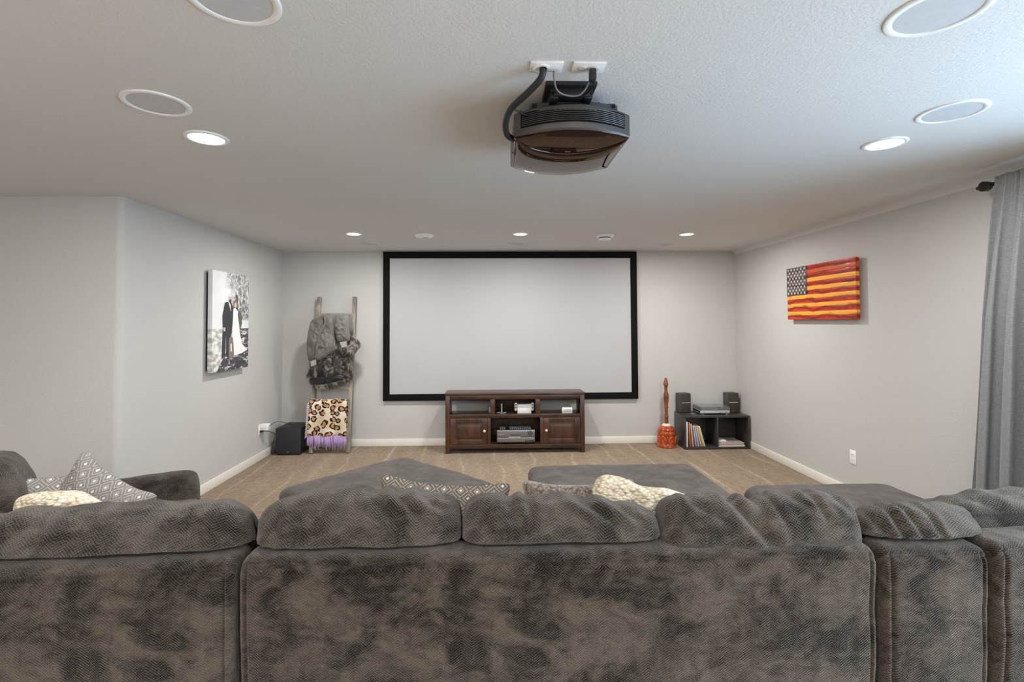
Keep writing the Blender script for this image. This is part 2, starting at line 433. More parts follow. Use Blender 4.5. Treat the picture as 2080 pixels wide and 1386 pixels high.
def back_panel(name, parent, x0, x1, d, z0, z1, mat, r=.045, lean=.035, seed=0, seam=.028, edge=.026):
    ring = rounded_rect(d, z0, z1, r, .007); L = x1-x0
    n = int(L/.009); xs = set(np.linspace(0, L, n).tolist())
    for q in (.002, .006, .012, .02, .03): xs |= {q, L-q}
    for c in (edge, L-edge): xs |= {c-.006, c-.003, c, c+.003, c+.006}
    xs = sorted(xs); R = np.array(ring); P = np.zeros((len(xs), len(ring), 3)); zc = (z0+z1)/2
    for i, x in enumerate(xs):
        a = min(x, L-x); q = r*.6
        ins = q-math.sqrt(max(q*q-(q-min(a, q))**2, 0))
        y = R[:, 0].copy(); z = R[:, 1].copy()
        cy = d/2
        y = cy+(y-cy)*(1-2*ins/d); z = np.where(z > z1-.2, z-ins*np.clip((z-(z1-.2))/.2, 0, 1), z)
        face = np.exp(-((R[:, 0])/(.02))**2)
        gz = np.exp(-((R[:, 1]-(z1-seam))/.006)**2)*(1 if a > edge*.6 else a/(edge*.6))
        ge = math.exp(-((a-edge)/.005)**2)*(R[:, 1] < z1-seam+.01)
        y = y+face*(.012*np.maximum(gz, ge))
        # stuffed look: gentle swelling between the seams
        sw = .014*math.sin(PI*min(a/.25, 1)/2)*np.sin(PI*np.clip((R[:, 1]-z0)/(z1-seam-z0), 0, 1))**.5
        y = y-face*sw
        y = y+lean*(z1-z)
        nn = np.array([nz(x*1.0+seed, zz*1.2, yy+seed, 4.5) for yy, zz in R])
        n2 = np.array([nz(x+seed, zz, yy+seed+4, 17) for yy, zz in R])
        y = y+face*nn*.007+face*n2*.002
        z = z+(R[:, 1] > z1-r)*(nn*.006+n2*.003)
        P[i, :, 0] = x0+x; P[i, :, 1] = y; P[i, :, 2] = z
    return grid_obj(name, P, mat, parent)

def soft_box(name, parent, lo, hi, r, mat, amp=.006, step=.03, seed=0, puff=.02):
    """upholstered block: rounded box, slightly swollen on top"""
    lo = np.array(lo); hi = np.array(hi); c = (lo+hi)/2; s = (hi-lo)/2
    prof = []; n = 8
    N = max(12, int((hi[0]-lo[0])/step)); K = max(12, int((hi[1]-lo[1])/step))
    bm = bmesh.new(); bmesh.ops.create_cube(bm, size=2)
    bmesh.ops.subdivide_edges(bm, edges=bm.edges[:], cuts=max(14, int(max(s)*2/step)), use_grid_fill=True)
    ins = s-r
    for v in bm.verts:
        p = np.array(v.co)*s; q = np.clip(p, -ins, ins); dlt = p-q; L = np.linalg.norm(dlt)
        if L > 1e-6: p = q+dlt/L*min(r, L if L < r else r)
        if v.co.z > .2:
            u = (1-abs(p[0]/s[0])**4)*(1-abs(p[1]/s[1])**4); p[2] += puff*u
        p = p+c; g = nz(p[0]+seed, p[1], p[2], 3.5)*amp+nz(p[0], p[1]+seed, p[2], 12)*amp*.35
        v.co = p+np.array([0, 0, g]) if v.co.z > -.9 else p
    me = bpy.data.meshes.new(name); bm.to_mesh(me); bm.free()
    ul = me.uv_layers.new(name='UVMap')
    for f in me.polygons:
        nr = f.normal; ax = max(range(3), key=lambda k: abs(nr[k]))
        for li in f.loop_indices:
            co = me.vertices[me.loops[li].vertex_index].co
            ul.data[li].uv = (co.x, co.y) if ax == 2 else ((co.x, co.z) if ax == 1 else (co.y, co.z))
    return link(name, me, mat, parent)

def puff_outline(name, parent, pts, thick, mat, M4=None, rings=14, per=6, p=2.4, wr=.0, seed=0, label=None, back=.5):
    """star-shaped outline in local (x,z), inflated in y (near side -y)"""
    pts = [Vector((a, 0, b)) for a, b in pts]
    loop = []
    n = len(pts)
    for i in range(n):
        p0, p1, p2, p3 = pts[i-1], pts[i], pts[(i+1) % n], pts[(i+2) % n]
        for k in range(per):
            t = k/per; loop.append(.5*((2*p1)+(p2-p0)*t+(2*p0-5*p1+4*p2-p3)*t*t+(3*p1-p0-3*p2+p3)*t**3))
    c = sum(loop, Vector())/len(loop)
    out = []
    for side, th in ((-1, thick), (1, thick*back)):
        rr = range(0, rings+1) if side < 0 else range(rings-1, -1, -1)
        for k in rr:
            s = k/rings; hgt = th*(max(1-s**p, 0))**.5
            row = []
            for q in loop:
                v = c+(q-c)*s
                y = side*hgt
                if wr: y += wr*nz(v.x+seed, v.z*.5, seed, 16)*(1-s**4)+wr*.7*nz(v.x+seed, v.z, seed+5, 34)*(1-s**4)
                row.append((v.x, y, v.z))
            out.append(row)
    P = np.array(out)
    N, K, _ = P.shape; verts = P.reshape(-1, 3).tolist(); faces = []
    for i in range(N-1):
        for j in range(K):
            faces.append((i*K+j, (i+1)*K+j, (i+1)*K+(j+1) % K, i*K+(j+1) % K))
    me = bpy.data.meshes.new(name); me.from_pydata(verts, [], faces)
    bm = bmesh.new(); bm.from_mesh(me); bmesh.ops.remove_doubles(bm, verts=bm.verts[:], dist=1e-5)
    bmesh.ops.recalc_face_normals(bm, faces=bm.faces[:]); ul = bm.loops.layers.uv.new('UVMap')
    for f in bm.faces:
        for l in f.loops: l[ul].uv = (l.vert.co.x, l.vert.co.z)
    if M4 is not None: bm.transform(M4)
    bm.to_mesh(me); bm.free()
    return link(name, me, mat, parent, label)

# ================================================================== ROOM
T = .15
MB().box((XF-T, YN-T, -.12), (XR+T, YB+T, 0)).build('floor', M['carpet'])
MB().box((XF-T, YN-T, H), (XR+T, YB+T, H+.12)).build('ceiling', M['ceiling'])
MB().box((XF-T, YB, 0), (XR+T, YB+T, H)).build('wall_back', M['wall'])
# left wall with its rounded outside corner, and the return that faces the room
rc = .045; pts = [(XL, YB)]
for k in range(9):
    a = k/8*PI/2; pts.append((XL-rc+rc*math.cos(a), YC+rc-rc*math.sin(a)))
pts += [(XF-T, YC), (XF-T, YB)]
MB().prism(pts, 0, H).build('wall_left', M['wall'])
MB().box((XF-T, YN-T, 0), (XF, YC, H)).build('wall_far_left', M['wall'])
MB().box((XF-T, YN-T, 0), (XR+T, YN, H)).build('wall_rear', M['wall'])
# right wall with the patio window opening and a small cove under the ceiling
WY0, WY1, WZ0, WZ1 = -.35, 2.5, .06, 2.12
wr_ = MB()
wr_.box((XR, WY1, 0), (XR+T, YB+T, H)).box((XR, YN-T, 0), (XR+T, WY0, H))
wr_.box((XR, WY0, WZ1), (XR+T, WY1, H)).box((XR, WY0, 0), (XR+T, WY1, WZ0))
wr_.build('wall_right', M['wall'])
for n_ in ('floor', 'ceiling', 'wall_back', 'wall_left', 'wall_far_left', 'wall_rear', 'wall_right'): struct(bpy.data.objects[n_])
cv = []
rr_ = .05
for k in range(9):
    a = k/8*PI/2; cv.append((XR-rr_+rr_*math.sin(a), H-rr_+rr_*math.cos(a)))
struct(MB().prism_y(cv+[(XR+.005, H+.005)], YN, YB-.001).build('trim_1', M['ceiling']))
# window: frame, mullion, glass
wn = struct(MB().box((XR+.03, WY0, WZ0), (XR+.12, WY0+.07, WZ1)).box((XR+.03, WY1-.07, WZ0), (XR+.12, WY1, WZ1))
    .box((XR+.03, WY0, WZ0), (XR+.12, WY1, WZ0+.07)).box((XR+.03, WY0, WZ1-.07), (XR+.12, WY1, WZ1))
    .box((XR+.03, 1.29, WZ0), (XR+.12, 1.37, WZ1)).build('window_1', M['trim']))
g = NT('window_glass'); g.t.nodes.remove(g.b)
gt = g.n('ShaderNodeBsdfTransparent'); gt.inputs[0].default_value = (.95, .98, 1, 1)
gg = g.n('ShaderNodeBsdfGlossy', i_Roughness=0.0); lw = g.n('ShaderNodeLayerWeight', i_Blend=.5)
gfv = g.math('ADD', g.math('MULTIPLY', g.math('POWER', lw.outputs['Facing'], 5.), .9), .05)
gl = g.n('ShaderNodeMixShader'); g.t.links.new(gfv, gl.inputs[0]); g.t.links.new(gt.outputs[0], gl.inputs[1]); g.t.links.new(gg.outputs[0], gl.inputs[2])
g.t.links.new(gl.outputs[0], g.t.nodes['Material Output'].inputs[0])
MB().box((XR+.07, WY0+.06, WZ0+.06), (XR+.074, WY1-.06, WZ1-.06)).build('pane', g.m, wn)
# baseboards
BH, BT = .088, .014
def board(n_, lo, hi): return struct(MB().box(lo, hi, .004).build(n_, M['trim']))
board('baseboard_back', (XL, YB-BT, 0), (XR, YB, BH))
board('baseboard_left', (XL, YC, 0), (XL+BT, YB-BT, BH))
board('baseboard_right', (XR-BT, WY1, 0), (XR, YB-BT, BH))
board('baseboard_left_return', (XF, YC-BT, 0), (XL+BT, YC, BH))

# ================================================================== CEILING FITTINGS
def downlight(x, y, label, r=.098):
    t = thing('recessed_downlight', (x, y, H), label, 'ceiling light', 'recessed downlights in the ceiling')
    MB().lathe([(r, .001), (r, -.004), (r-.004, -.007), (r-.018, -.008), (r-.022, -.003), (r-.022, .001)], 48, cap=False).build('trim_ring', M['white'], t, smooth=True)
    MB().lathe([(r-.021, -.0045), (.001, -.0045), (.001, -.001), (r-.021, -.001)], 48, cap=False).build('diffuser', M['glow'], t, 'lit white diffuser')
    return t
downlight(-1.40, 5.05, 'lit recessed downlight in the ceiling, near the back wall above the ladder', .085)
downlight(.29, 5.06, 'lit recessed downlight in the ceiling, middle of the row before the screen', .085)
downlight(2.015, 5.07, 'lit recessed downlight in the ceiling, near the back wall above the record shelf', .085)
downlight(-1.39, 2.44, 'large lit recessed downlight in the ceiling left of the projector')
downlight(2.015, 2.47, 'large lit recessed downlight in the ceiling toward the curtain')
def ceil_speaker(x, y, r, label, group=None, rim=None):
    t = thing('ceiling_speaker', (x, y, H), label, 'speaker', group)
    rim = rim or M['white']; b = r*.17
    MB().lathe([(r, .001), (r, -.004), (r-.003, -.006), (r-b, -.006), (r-b-.002, -.003), (r-b-.002, .001)], 64, cap=False).build('rim', rim, t, smooth=True)
    MB().lathe([(r-b-.001, -.0035), (.001, -.0035), (.001, .0), (r-b-.001, .0)], 64, cap=False).build('grille', M['grille'], t)
ceil_speaker(-.72, 1.385, .125, 'round white ceiling speaker cut off by the top edge, left of the projector')
ceil_speaker(1.315, 1.405, .130, 'round white ceiling speaker cut off by the top edge, right of the projector')
ceil_speaker(-1.377, 2.059, .125, 'round white ceiling speaker beside the large left downlight')
ceil_speaker(2.006, 2.09, .125, 'round white ceiling speaker beside the large downlight near the curtain')
ceil_speaker(-1.396, 5.70, .105, 'faint flush ceiling speaker between the left far downlight and back wall', 'flush front speakers', M['ceiling'])
ceil_speaker(.285, 5.70, .105, 'faint flush ceiling speaker between the middle far downlight and screen', 'flush front speakers', M['ceiling'])
ceil_speaker(2.03, 5.74, .105, 'faint flush ceiling speaker between the right far downlight and back wall', 'flush front speakers', M['ceiling'])
t = thing('smoke_detector', (-.70, 5.12, H), 'flat round white smoke detector left of the middle far downlight', 'smoke detector')
MB().lathe([(.098, 0), (.098, -.012), (.088, -.022), (.070, -.032), (.03, -.034)], 48).build('housing', M['white'], t, smooth=True)
MB().lathe([(.032, -.033), (.032, -.036), (.026, -.038)], 24, c=(.015, -.02, 0)).build('test_button', M['grille'], t)
t = thing('smoke_detector', (1.175, 5.14, H), 'round white smoke detector with a vent ring, right of the middle far downlight', 'smoke detector')
MB().lathe([(.098, 0), (.098, -.012), (.085, -.024), (.068, -.026)], 48).build('housing', M['white'], t, smooth=True)
MB().lathe([(.062, -.025), (.060, -.040)], 40).build('vent_ring', M['darkcase'], t, 'grey vent slot ring')
MB().lathe([(.064, -.036), (.060, -.050), (.03, -.054)], 40).build('cap', M['white'], t, smooth=True)

# ================================================================== PROJECTOR
def projector():
    cx = .322; hw = .233; y0, y1 = 1.965, 2.34
    zt, zb = 2.368, 2.272
    t = thing('projector', (cx, 2.15, H), 'black glossy curved projector hanging from the ceiling', 'projector')
    t.location = (0, 0, 0)
    def arcs(bn, bf, ins=0.0):
        pts = []
        for k in range(25):
            s = -1+k/12; pts.append((cx+s*(hw-ins), y0+ins-bn*(1-s*s)))
        for k in range(17):
            s = 1-k/8; pts.append((cx+s*(hw-ins), y1-ins+bf*(1-s*s)))
        return pts
    gl = NT('projector_gloss'); gm = gl.base(srgb(84, 66, 58), .02, .85)
    gb = NT('projector_band'); gbm = gb.base(srgb(92, 90, 90), .38, .6)
    # upper shell with curved ends, and mirrored lower shell tapering down
    def shell(rings, name, mat):
        b = bmesh.new(); R = []
        for pts, z in rings: R.append([b.verts.new((x, y, z if not callable(z) else z(x))) for x, y in pts])
        for a, c in zip(R, R[1:]):
            n = len(a)
            for i in range(n): b.faces.new((a[i], a[(i+1) % n], c[(i+1) % n], c[i]))
        b.faces.new(R[0]); b.faces.new(R[-1][::-1])
        bmesh.ops.recalc_face_normals(b, faces=b.faces[:]); mb = MB(); mb.bm.free(); mb.bm = b
        return mb.build(name, mat, t)
    body = shell([(arcs(.075, .10, .035), zt+.012), (arcs(.095, .11, .012), zt+.006), (arcs(.10, .12, .002), zt-.004), (arcs(.10, .12), zt-.012),
           (arcs(.09, .12), zb+.006), (arcs(.087, .12, .003), zb)], 'housing', gbm)
    # glossy belly below, with the shallow round step
    low = shell([(arcs(.085, .12, .002), zb+.002), (arcs(.083, .12, .002), zb-.001), (arcs(.078, .118, .008), zb-.006)], 'mirrored_underside', gm)
    low['label'] = 'mirror-glossy bronze underside'
    # crescent front of the underside : thin step plate farther from the camera
    G = []
    for k in range(41):
        q = -1+k/20; row = []
        yf = y0+.01+.155*(1-q*q)**.8; yb = y1-.01+.112*(1-q*q)
        for m_ in range(25):
            v_ = m_/24; row.append((cx+q*(hw-.012), yf+(yb-yf)*v_, zb-.006-.013*(1-abs(q)**6)*(1-abs(2*v_-1)**5)))
        G.append(row)
    grid_obj('lower_cover', G, gm, t, closed=False, caps=False).modifiers.new('thick', 'SOLIDIFY').thickness = .003
    # side panels go from housing to ceiling side : slats on the curved rear face
    slat = MB()
    nrow = 7
    for k in range(nrow):
        z = zt-.019-k*.0072
        path = [(cx+s*(hw-.030), y0-.097*(1-(s*.87)**2)-.0015, z) for s in np.linspace(-1, 1, 25)]
        slat.tube(path, .0012, 6)
    slat.build('vent_slats', gbm, t)
    back = MB(); pts = [(cx+s*(hw-.026), y0-.0985*(1-(s*.88)**2)) for s in np.linspace(-1, 1, 25)]
    back.prism(pts+[(x, y+.01) for x, y in pts[::-1]], zt-.069, zt-.012)
    back.build('vent_recess', M['black'], t)
    # raised top deck with two fine vents
    td = MB(); td.prism([(cx-.17, 1.945), (cx-.06, 1.915), (cx+.07, 1.915), (cx+.18, 1.945), (cx+.18, 2.3), (cx-.17, 2.3)], zt+.008, zt+.028, bev=.003)
    td.build('top_deck', M['darkcase'], t)
    for s0 in (-.16, .08):
        tv = MB()
        for k in range(14): tv.box((cx+s0+k*.0065, 1.925+(.012 if abs(s0+k*.0065) > .1 else 0), zt+.012), (cx+s0+k*.0065+.003, 1.96, zt+.0295))
        tv.build('top_vent', M['black'], t)
    MB().lathe([(.062, 0), (.066, .02), (.06, .045), (.045, .046), (.04, .03)], 40, c=(cx, y1+.075, (zt+zb)/2+.002), axis='Y').build('lens', M['blackgloss'], t)
    mt = MB()
    mt.box((.205, 1.84, 2.425), (.40, 2.02, 2.44), .003)
    mt.box((.225, 1.86, 2.395), (.385, 1.98, 2.427), .004).box((.235, 1.85, zt+.02), (.375, 1.90, 2.405), .004)
    mt.box((.225, 1.86, zt+.015), (.255, 2.1, zt+.04), .003).box((.355, 1.86, zt+.015), (.385, 2.1, zt+.04), .003)
    mt.build('ceiling_mount', M['blackplastic'], t, 'black ceiling bracket')
    return t
projector()
# the two plates in the ceiling and the cables
pa = thing('cable_plate', (.195, 1.735, H), 'white ceiling plate with a cable opening, the left of two above the projector', 'wall plate')
MB().box((-.058, -.036, -.007), (.058, .036, .001), .003).build('plate', M['white'], pa)
MB().lathe([(.030, -.006), (.031, -.012), (.024, -.013), (.022, -.007)], 32, c=(-.018, 0, 0), cap=False).build('opening_ring', M['white'], pa)
MB().box((.0, -.013, -.016), (.045, .012, -.006), .003).build('socket_insert', M['grille'], pa)
pb = thing('outlet_plate', (.345, 1.735, H), 'white ceiling outlet plate, the right of two above the projector', 'wall plate')
MB().box((-.058, -.036, -.007), (.058, .036, .001), .003).build('plate', M['white'], pb)
MB().lathe([(.017, -.006), (.016, -.010), (.014, -.011)], 28, c=(-.022, 0, 0)).lathe([(.017, -.006), (.016, -.010), (.014, -.011)], 28, c=(.022, 0, 0)).build('receptacle', M['grille'], pb)
o = MB().tube(smooth_path([(.183, 1.735, 2.438), (.178, 1.75, 2.405), (.135, 1.80, 2.375), (.075, 1.87, 2.345), (.055, 1.92, 2.31), (.062, 1.98, 2.288), (.088, 2.02, 2.285), (.10, 2.03, 2.29)]), .0125, 14).build('cable_sleeve', M['cord'], smooth=True)
tag(o, 'thick black cable sleeve curving from the left ceiling plate to the projector', 'cable')
o = MB().tube(smooth_path([(.222, 1.737, 2.43), (.224, 1.745, 2.40), (.238, 1.775, 2.374), (.275, 1.80, 2.366), (.32, 1.80, 2.366), (.345, 1.785, 2.385), (.357, 1.755, 2.41), (.362, 1.74, 2.43)]), .0032, 8).build('thin_cable', M['greycord'], smooth=True)
tag(o, 'thin grey cable looping between the two ceiling plates', 'cable')
o = MB().box((.348, 1.722, 2.388), (.372, 1.75, 2.430), .005).tube(smooth_path([(.366, 1.737, 2.392), (.368, 1.78, 2.385), (.350, 1.85, 2.392)]), .004, 8).build('power_plug', M['cord'])
tag(o, 'black power plug in the right ceiling plate above the projector', 'plug')
o = MB().tube(smooth_path([(.110, 1.90, 2.345), (.135, 1.93, 2.347), (.165, 1.948, 2.352)]), .007, 8).tube(smooth_path([(.110, 1.90, 2.345), (.085, 1.885, 2.352), (.078, 1.875, 2.37)]), .0035, 8).build('connector_cable', M['cord'], smooth=True)
tag(o, 'short black connector cable plugged into the left of the projector', 'cable')

# ================================================================== PROJECTION SCREEN
t = thing('projection_screen', (.236, YB-.03, 1.49), 'wide white projection screen in a black velvet frame on the back wall', 'projection screen')
sx0, sx1, sz0, sz1 = -1.602, 1.600, -.926, .938
fwid = .082
fr = MB()
for lo, hi in (((sx0, -.012, sz0), (sx0+fwid, .028, sz1)), ((sx1-fwid, -.012, sz0), (sx1, .028, sz1)),
               ((sx0, -.0121, sz1-fwid), (sx1, .028, sz1)), ((sx0, -.0121, sz0), (sx1, .028, sz0+fwid))): fr.box(lo, hi, .004)
fr.build('frame', M['black'], t, 'black velvet frame')
s_ = NT('matte_screen_fabric'); s_.bump(s_.noise(s_.coord(), 300, 2), .0002, .3)
MB().box((sx0+.05, -.002, sz0+.05), (sx1-.05, .006, sz1-.05)).build('screen_surface', s_.base(srgb(180, 180, 182), .8, 0, .2), t, 'white screen fabric')

# ================================================================== TV CONSOLE
def console():
    x0, x1, y0, y1, z1 = -.556, 1.084, 5.87, 6.165, .705
    t = thing('tv_console', ((x0+x1)/2, (y0+y1)/2, 0), 'dark cherry wood media console with open shelves and two doors below the screen', 'tv stand')
    cx, cy = (x0+x1)/2, (y0+y1)/2
    x0 -= cx; x1 -= cx; y0 -= cy; y1 -= cy
    W, WV = M['walnut'], M['walnut_v']
    def b(name, *boxes, mat=W, par=t, bev=.003, label=None):
        m = MB()
        for lo, hi in boxes: m.box(lo, hi, bev)
        return m.build(name, mat, par, label)
    b('top', ((x0-.004, y0-.006, z1-.028), (x1+.004, y1, z1)))
    b('top_rail', ((x0+.05, y0, z1-.075), (x1-.05, y0+.03, z1-.028)))
    for xa in (x0, x1-.052):
        for ya in (y0, y1-.05): b('leg', ((xa, ya, 0), (xa+.052, ya+.05, z1-.028)), mat=WV)
    b('middle_rail', ((x0+.05, y0, .415), (x1-.05, y0+.03, .455)))
    b('bottom_rail', ((x0+.05, y0, .055), (x1-.05, y0+.03, .105)))
    b('upper_shelf', ((x0+.01, y0+.005, .43), (x1-.01, y1-.01, .452)))
    b('lower_shelf', ((x0+.01, y0+.005, .08), (x1-.01, y1-.01, .103)))
    for s in (-1, 1): b('side_panel', ((x0+.008 if s < 0 else x1-.022, y0+.05, .06), (x0+.022 if s < 0 else x1-.008, y1-.05, z1-.03)))
    dv = (-.28, .24)
    a1, a2 = x0+.053+.475, x1-.053-.475   # divider x of the upper row
    for xa, xb in ((a1, a1+.055), (a2-.055, a2)):
        b('divider', ((xa, y0, .45), (xb, y0+.35, z1-.075)), mat=WV)
    l1, l2 = a1+.001, a2-.001
    b('door_post', ((l1-.035, y0, .105), (l1, y0+.03, .416)), mat=WV)
    b('door_post', ((l2, y0, .105), (l2+.035, y0+.03, .416)), mat=WV)
    b('inner_panel', ((l1-.02, y0+.03, .10), (l1-.004, y1-.02, .43)))
    b('inner_panel', ((l2+.004, y0+.03, .10), (l2+.02, y1-.02, .43)))
    b('back_panel', ((x0+.02, y1-.014, .06), (x1-.02, y1-.004, .44)), ((a1, y1-.014, .44), (a2, y1-.004, z1-.03)))
    for k, (da, db, side) in enumerate(((x0+.055, l1-.037, 1), (l2+.037, x1-.055, -1))):
        d = b('door', ((da, y0+.002, .108), (da+.065, y0+.022, .412)), ((db-.065, y0+.002, .108), (db, y0+.022, .412)),
              ((da+.06, y0+.0025, .108), (db-.06, y0+.022, .165)), ((da+.06, y0+.0025, .352), (db-.06, y0+.022, .412)),
              ((da+.05, y0+.012, .15), (db-.05, y0+.02, .36)), mat=WV)
        b('door_panel', ((da+.085, y0+.006, .185), (db-.085, y0+.014, .332)), mat=WV, par=d, bev=.005)
        kx = db-.035 if side > 0 else da+.035
        MB().lathe([(.006, 0), (.006, .012), (.013, .016), (.016, .024), (.012, .031), (.003, .033)], 24, c=(kx, y0+.003, .265), axis='Y').build('knob', M['copper'], d, 'pale round knob', smooth=True)
    return t
console()
# things in the console (world coordinates)
def recv():
    t = thing('av_receiver', (.27, 6.03, .1035), 'silver and black home cinema receiver in the console centre bay', 'receiver')
    w, h, y = .222, .165, -.15
    MB().box((-w, y+.004, .012), (w, .10, h), .003).build('case', M['blackplastic'], t)
    MB().box((-w, y-.004, .085), (w, y+.004, h), .002).box((-w, y-.004, .026), (w, y+.004, .078), .002).build('front_panel', M['silver'], t, 'brushed silver front panel')
    MB().box((-.065, y-.0055, .098), (.055, y-.003, .115)).build('display', M['darkcase'], t)
    MB().lathe([(.030, 0), (.030, .016), (.026, .018)], 32, c=(.168, y-.003, .130), axis='Y').build('volume_knob', M['darkcase'], t)
    bt = MB()
    for k in range(8): bt.box((-.085+k*.018, y-.006, .081), (-.073+k*.018, y-.003, .085))
    bt.build('button_row', M['white'], t); bt = MB()
    for k in range(3): bt.box((-.20+k*.022, y-.0055, .117), (-.188+k*.022, y-.003, .120))
    bt.build('button_row', M['white'], t)
    jk = MB().box((.11, y-.006, .030), (.21, y-.003, .046))
    jk.build('jack_strip', M['blackplastic'], t)
    j2 = MB()
    for k in range(4): j2.lathe([(.0045, 0), (.0045, .003)], 12, c=(.128+k*.018, y-.0055, .038), axis='Y')
    j2.build('jack', M['steel'], t)
    for s in (-1, 1): MB().lathe([(.018, 0), (.018, .012)], 20, c=(s*.17, y+.04, 0)).build('foot', M['blackplastic'], t)
    hs = MB()
    for k in range(16):
        if k == 3: hs.build('top_vent', M['lightgrey'], t, 'grey slotted vent top'); hs = MB()
        if 3 <= k <= 4: continue
        x = -.185+k*.0235
        for q in range(3): hs.box((x, -.10+q*.05, h), (x+.014, -.065+q*.05, h+.0035))
    hs.build('top_vent', M['lightgrey'], t, 'grey slotted vent top')
recv()
def console_bits():
    z = .4525
    t = thing('game_console_dock', (.375, 5.95, z), 'white handheld game console standing in its dock, centre shelf of the media console', 'game console')
    MB().box((-.082, -.028, 0), (.082, .028, .108), .006).build('dock', M['white'], t)
    MB().box((-.084, -.008, .02), (.084, .008, .118), .003).build('tablet', M['blackgloss'], t)
    for s in (-1, 1):
        p = MB().box((s*.100-.017, -.012, .026), (s*.100+.017, .012, .126), .012, 4).build('controller', M['white'], t)
        st = MB()
        for zz in (.100, .068): st.lathe([(.008, 0), (.007, .006)], 18, c=(s*.100, -.011, zz), axis='Y')
        st.build('stick', M['blackplastic'], p)
    t = thing('motion_sensor', (.105, 5.94, z), 'small silver gadget with an upright stick on the console centre shelf', 'gadget')
    MB().lathe([(.045, 0), (.045, .008), (.020, .018), (.010, .02)], 28).box((-.06, -.012, .004), (.055, .012, .018), .004).build('base', M['silver'], t)
    MB().tube([(0, 0, .015), (0, 0, .115)], .008, 12).build('stem', M['grille'], t)
    o = MB().lathe([(.010, 0), (.013, .02), (.008, .05), (.012, .06), (.004, .068)], 16, c=(-.035, 6.0, z)).build('figurine', M['white'], smooth=True)
    tag(o, 'tiny white ornament at the left end of the console centre shelf', 'ornament')
    t = thing('network_box', (.885, 5.935, z), 'small white rounded network box at the right end of the console shelf', 'router')
    MB().box((-.062, -.02, .012), (.062, .05, .068), .010, 3).build('case', M['white'], t)
    MB().box((-.048, -.022, .024), (.048, -.018, .052), .004).build('front_window', M['grille'], t)
    MB().box((-.060, -.018, 0), (.060, .045, .012), .002).build('base', M['grille'], t)
    o = MB().box((.535, 5.97, z), (.568, 6.04, z+.045), .006).box((.540, 5.975, z+.044), (.555, 6.03, z+.062), .004).build('streaming_box', M['blackplastic'])
    tag(o, 'small black device at the left end of the right console shelf', 'media device')
    o = MB().tube(smooth_path([(.60, 6.02, .006), (.64, 5.97, .006), (.69, 5.985, .007), (.72, 6.02, .006), (.76, 5.98, .006), (.80, 6.0, .006)]), .005, 8).build('loose_cable', M['greycord'], smooth=True)
    tag(o, 'loose pale cable lying on the carpet under the media console', 'cable')
console_bits()

# ================================================================== LADDER AND BLANKETS
LX0, LX1 = -2.145, -1.708
def lad_y(z): return 5.985+(z/1.86)*.255
def ladder():
    t = thing('blanket_ladder', ((LX0+LX1)/2, 6.0, 0), 'weathered grey wooden blanket ladder leaning on the back wall', 'ladder')
    ox, oy = t.location.x, t.location.y
    an = math.atan2(.255, 1.86); R = Matrix.Rotation(-an, 3, 'X')
    for x in (LX0, LX1):
        MB().box((x-.021-ox, -.052, .002), (x+.021-ox, .002, 1.875), .004, rot=R, piv=(x-ox, 0, 0)).build('rail', M['greywood'], t)
    for z in (.20, .575, .775, 1.20, 1.62):
        y = lad_y(z)-oy-.025
        MB().box((LX0-ox+.018, y-.012, z-.036), (LX1-ox-.018, y+.012, z+.036), .003, rot=R).build('rung', wood_h, t)
wood_h = wood('weathered_grey_wood_rung', (112, 104, 92), (164, 156, 142), 18, (.1, 1, 1), .7)
ladder()

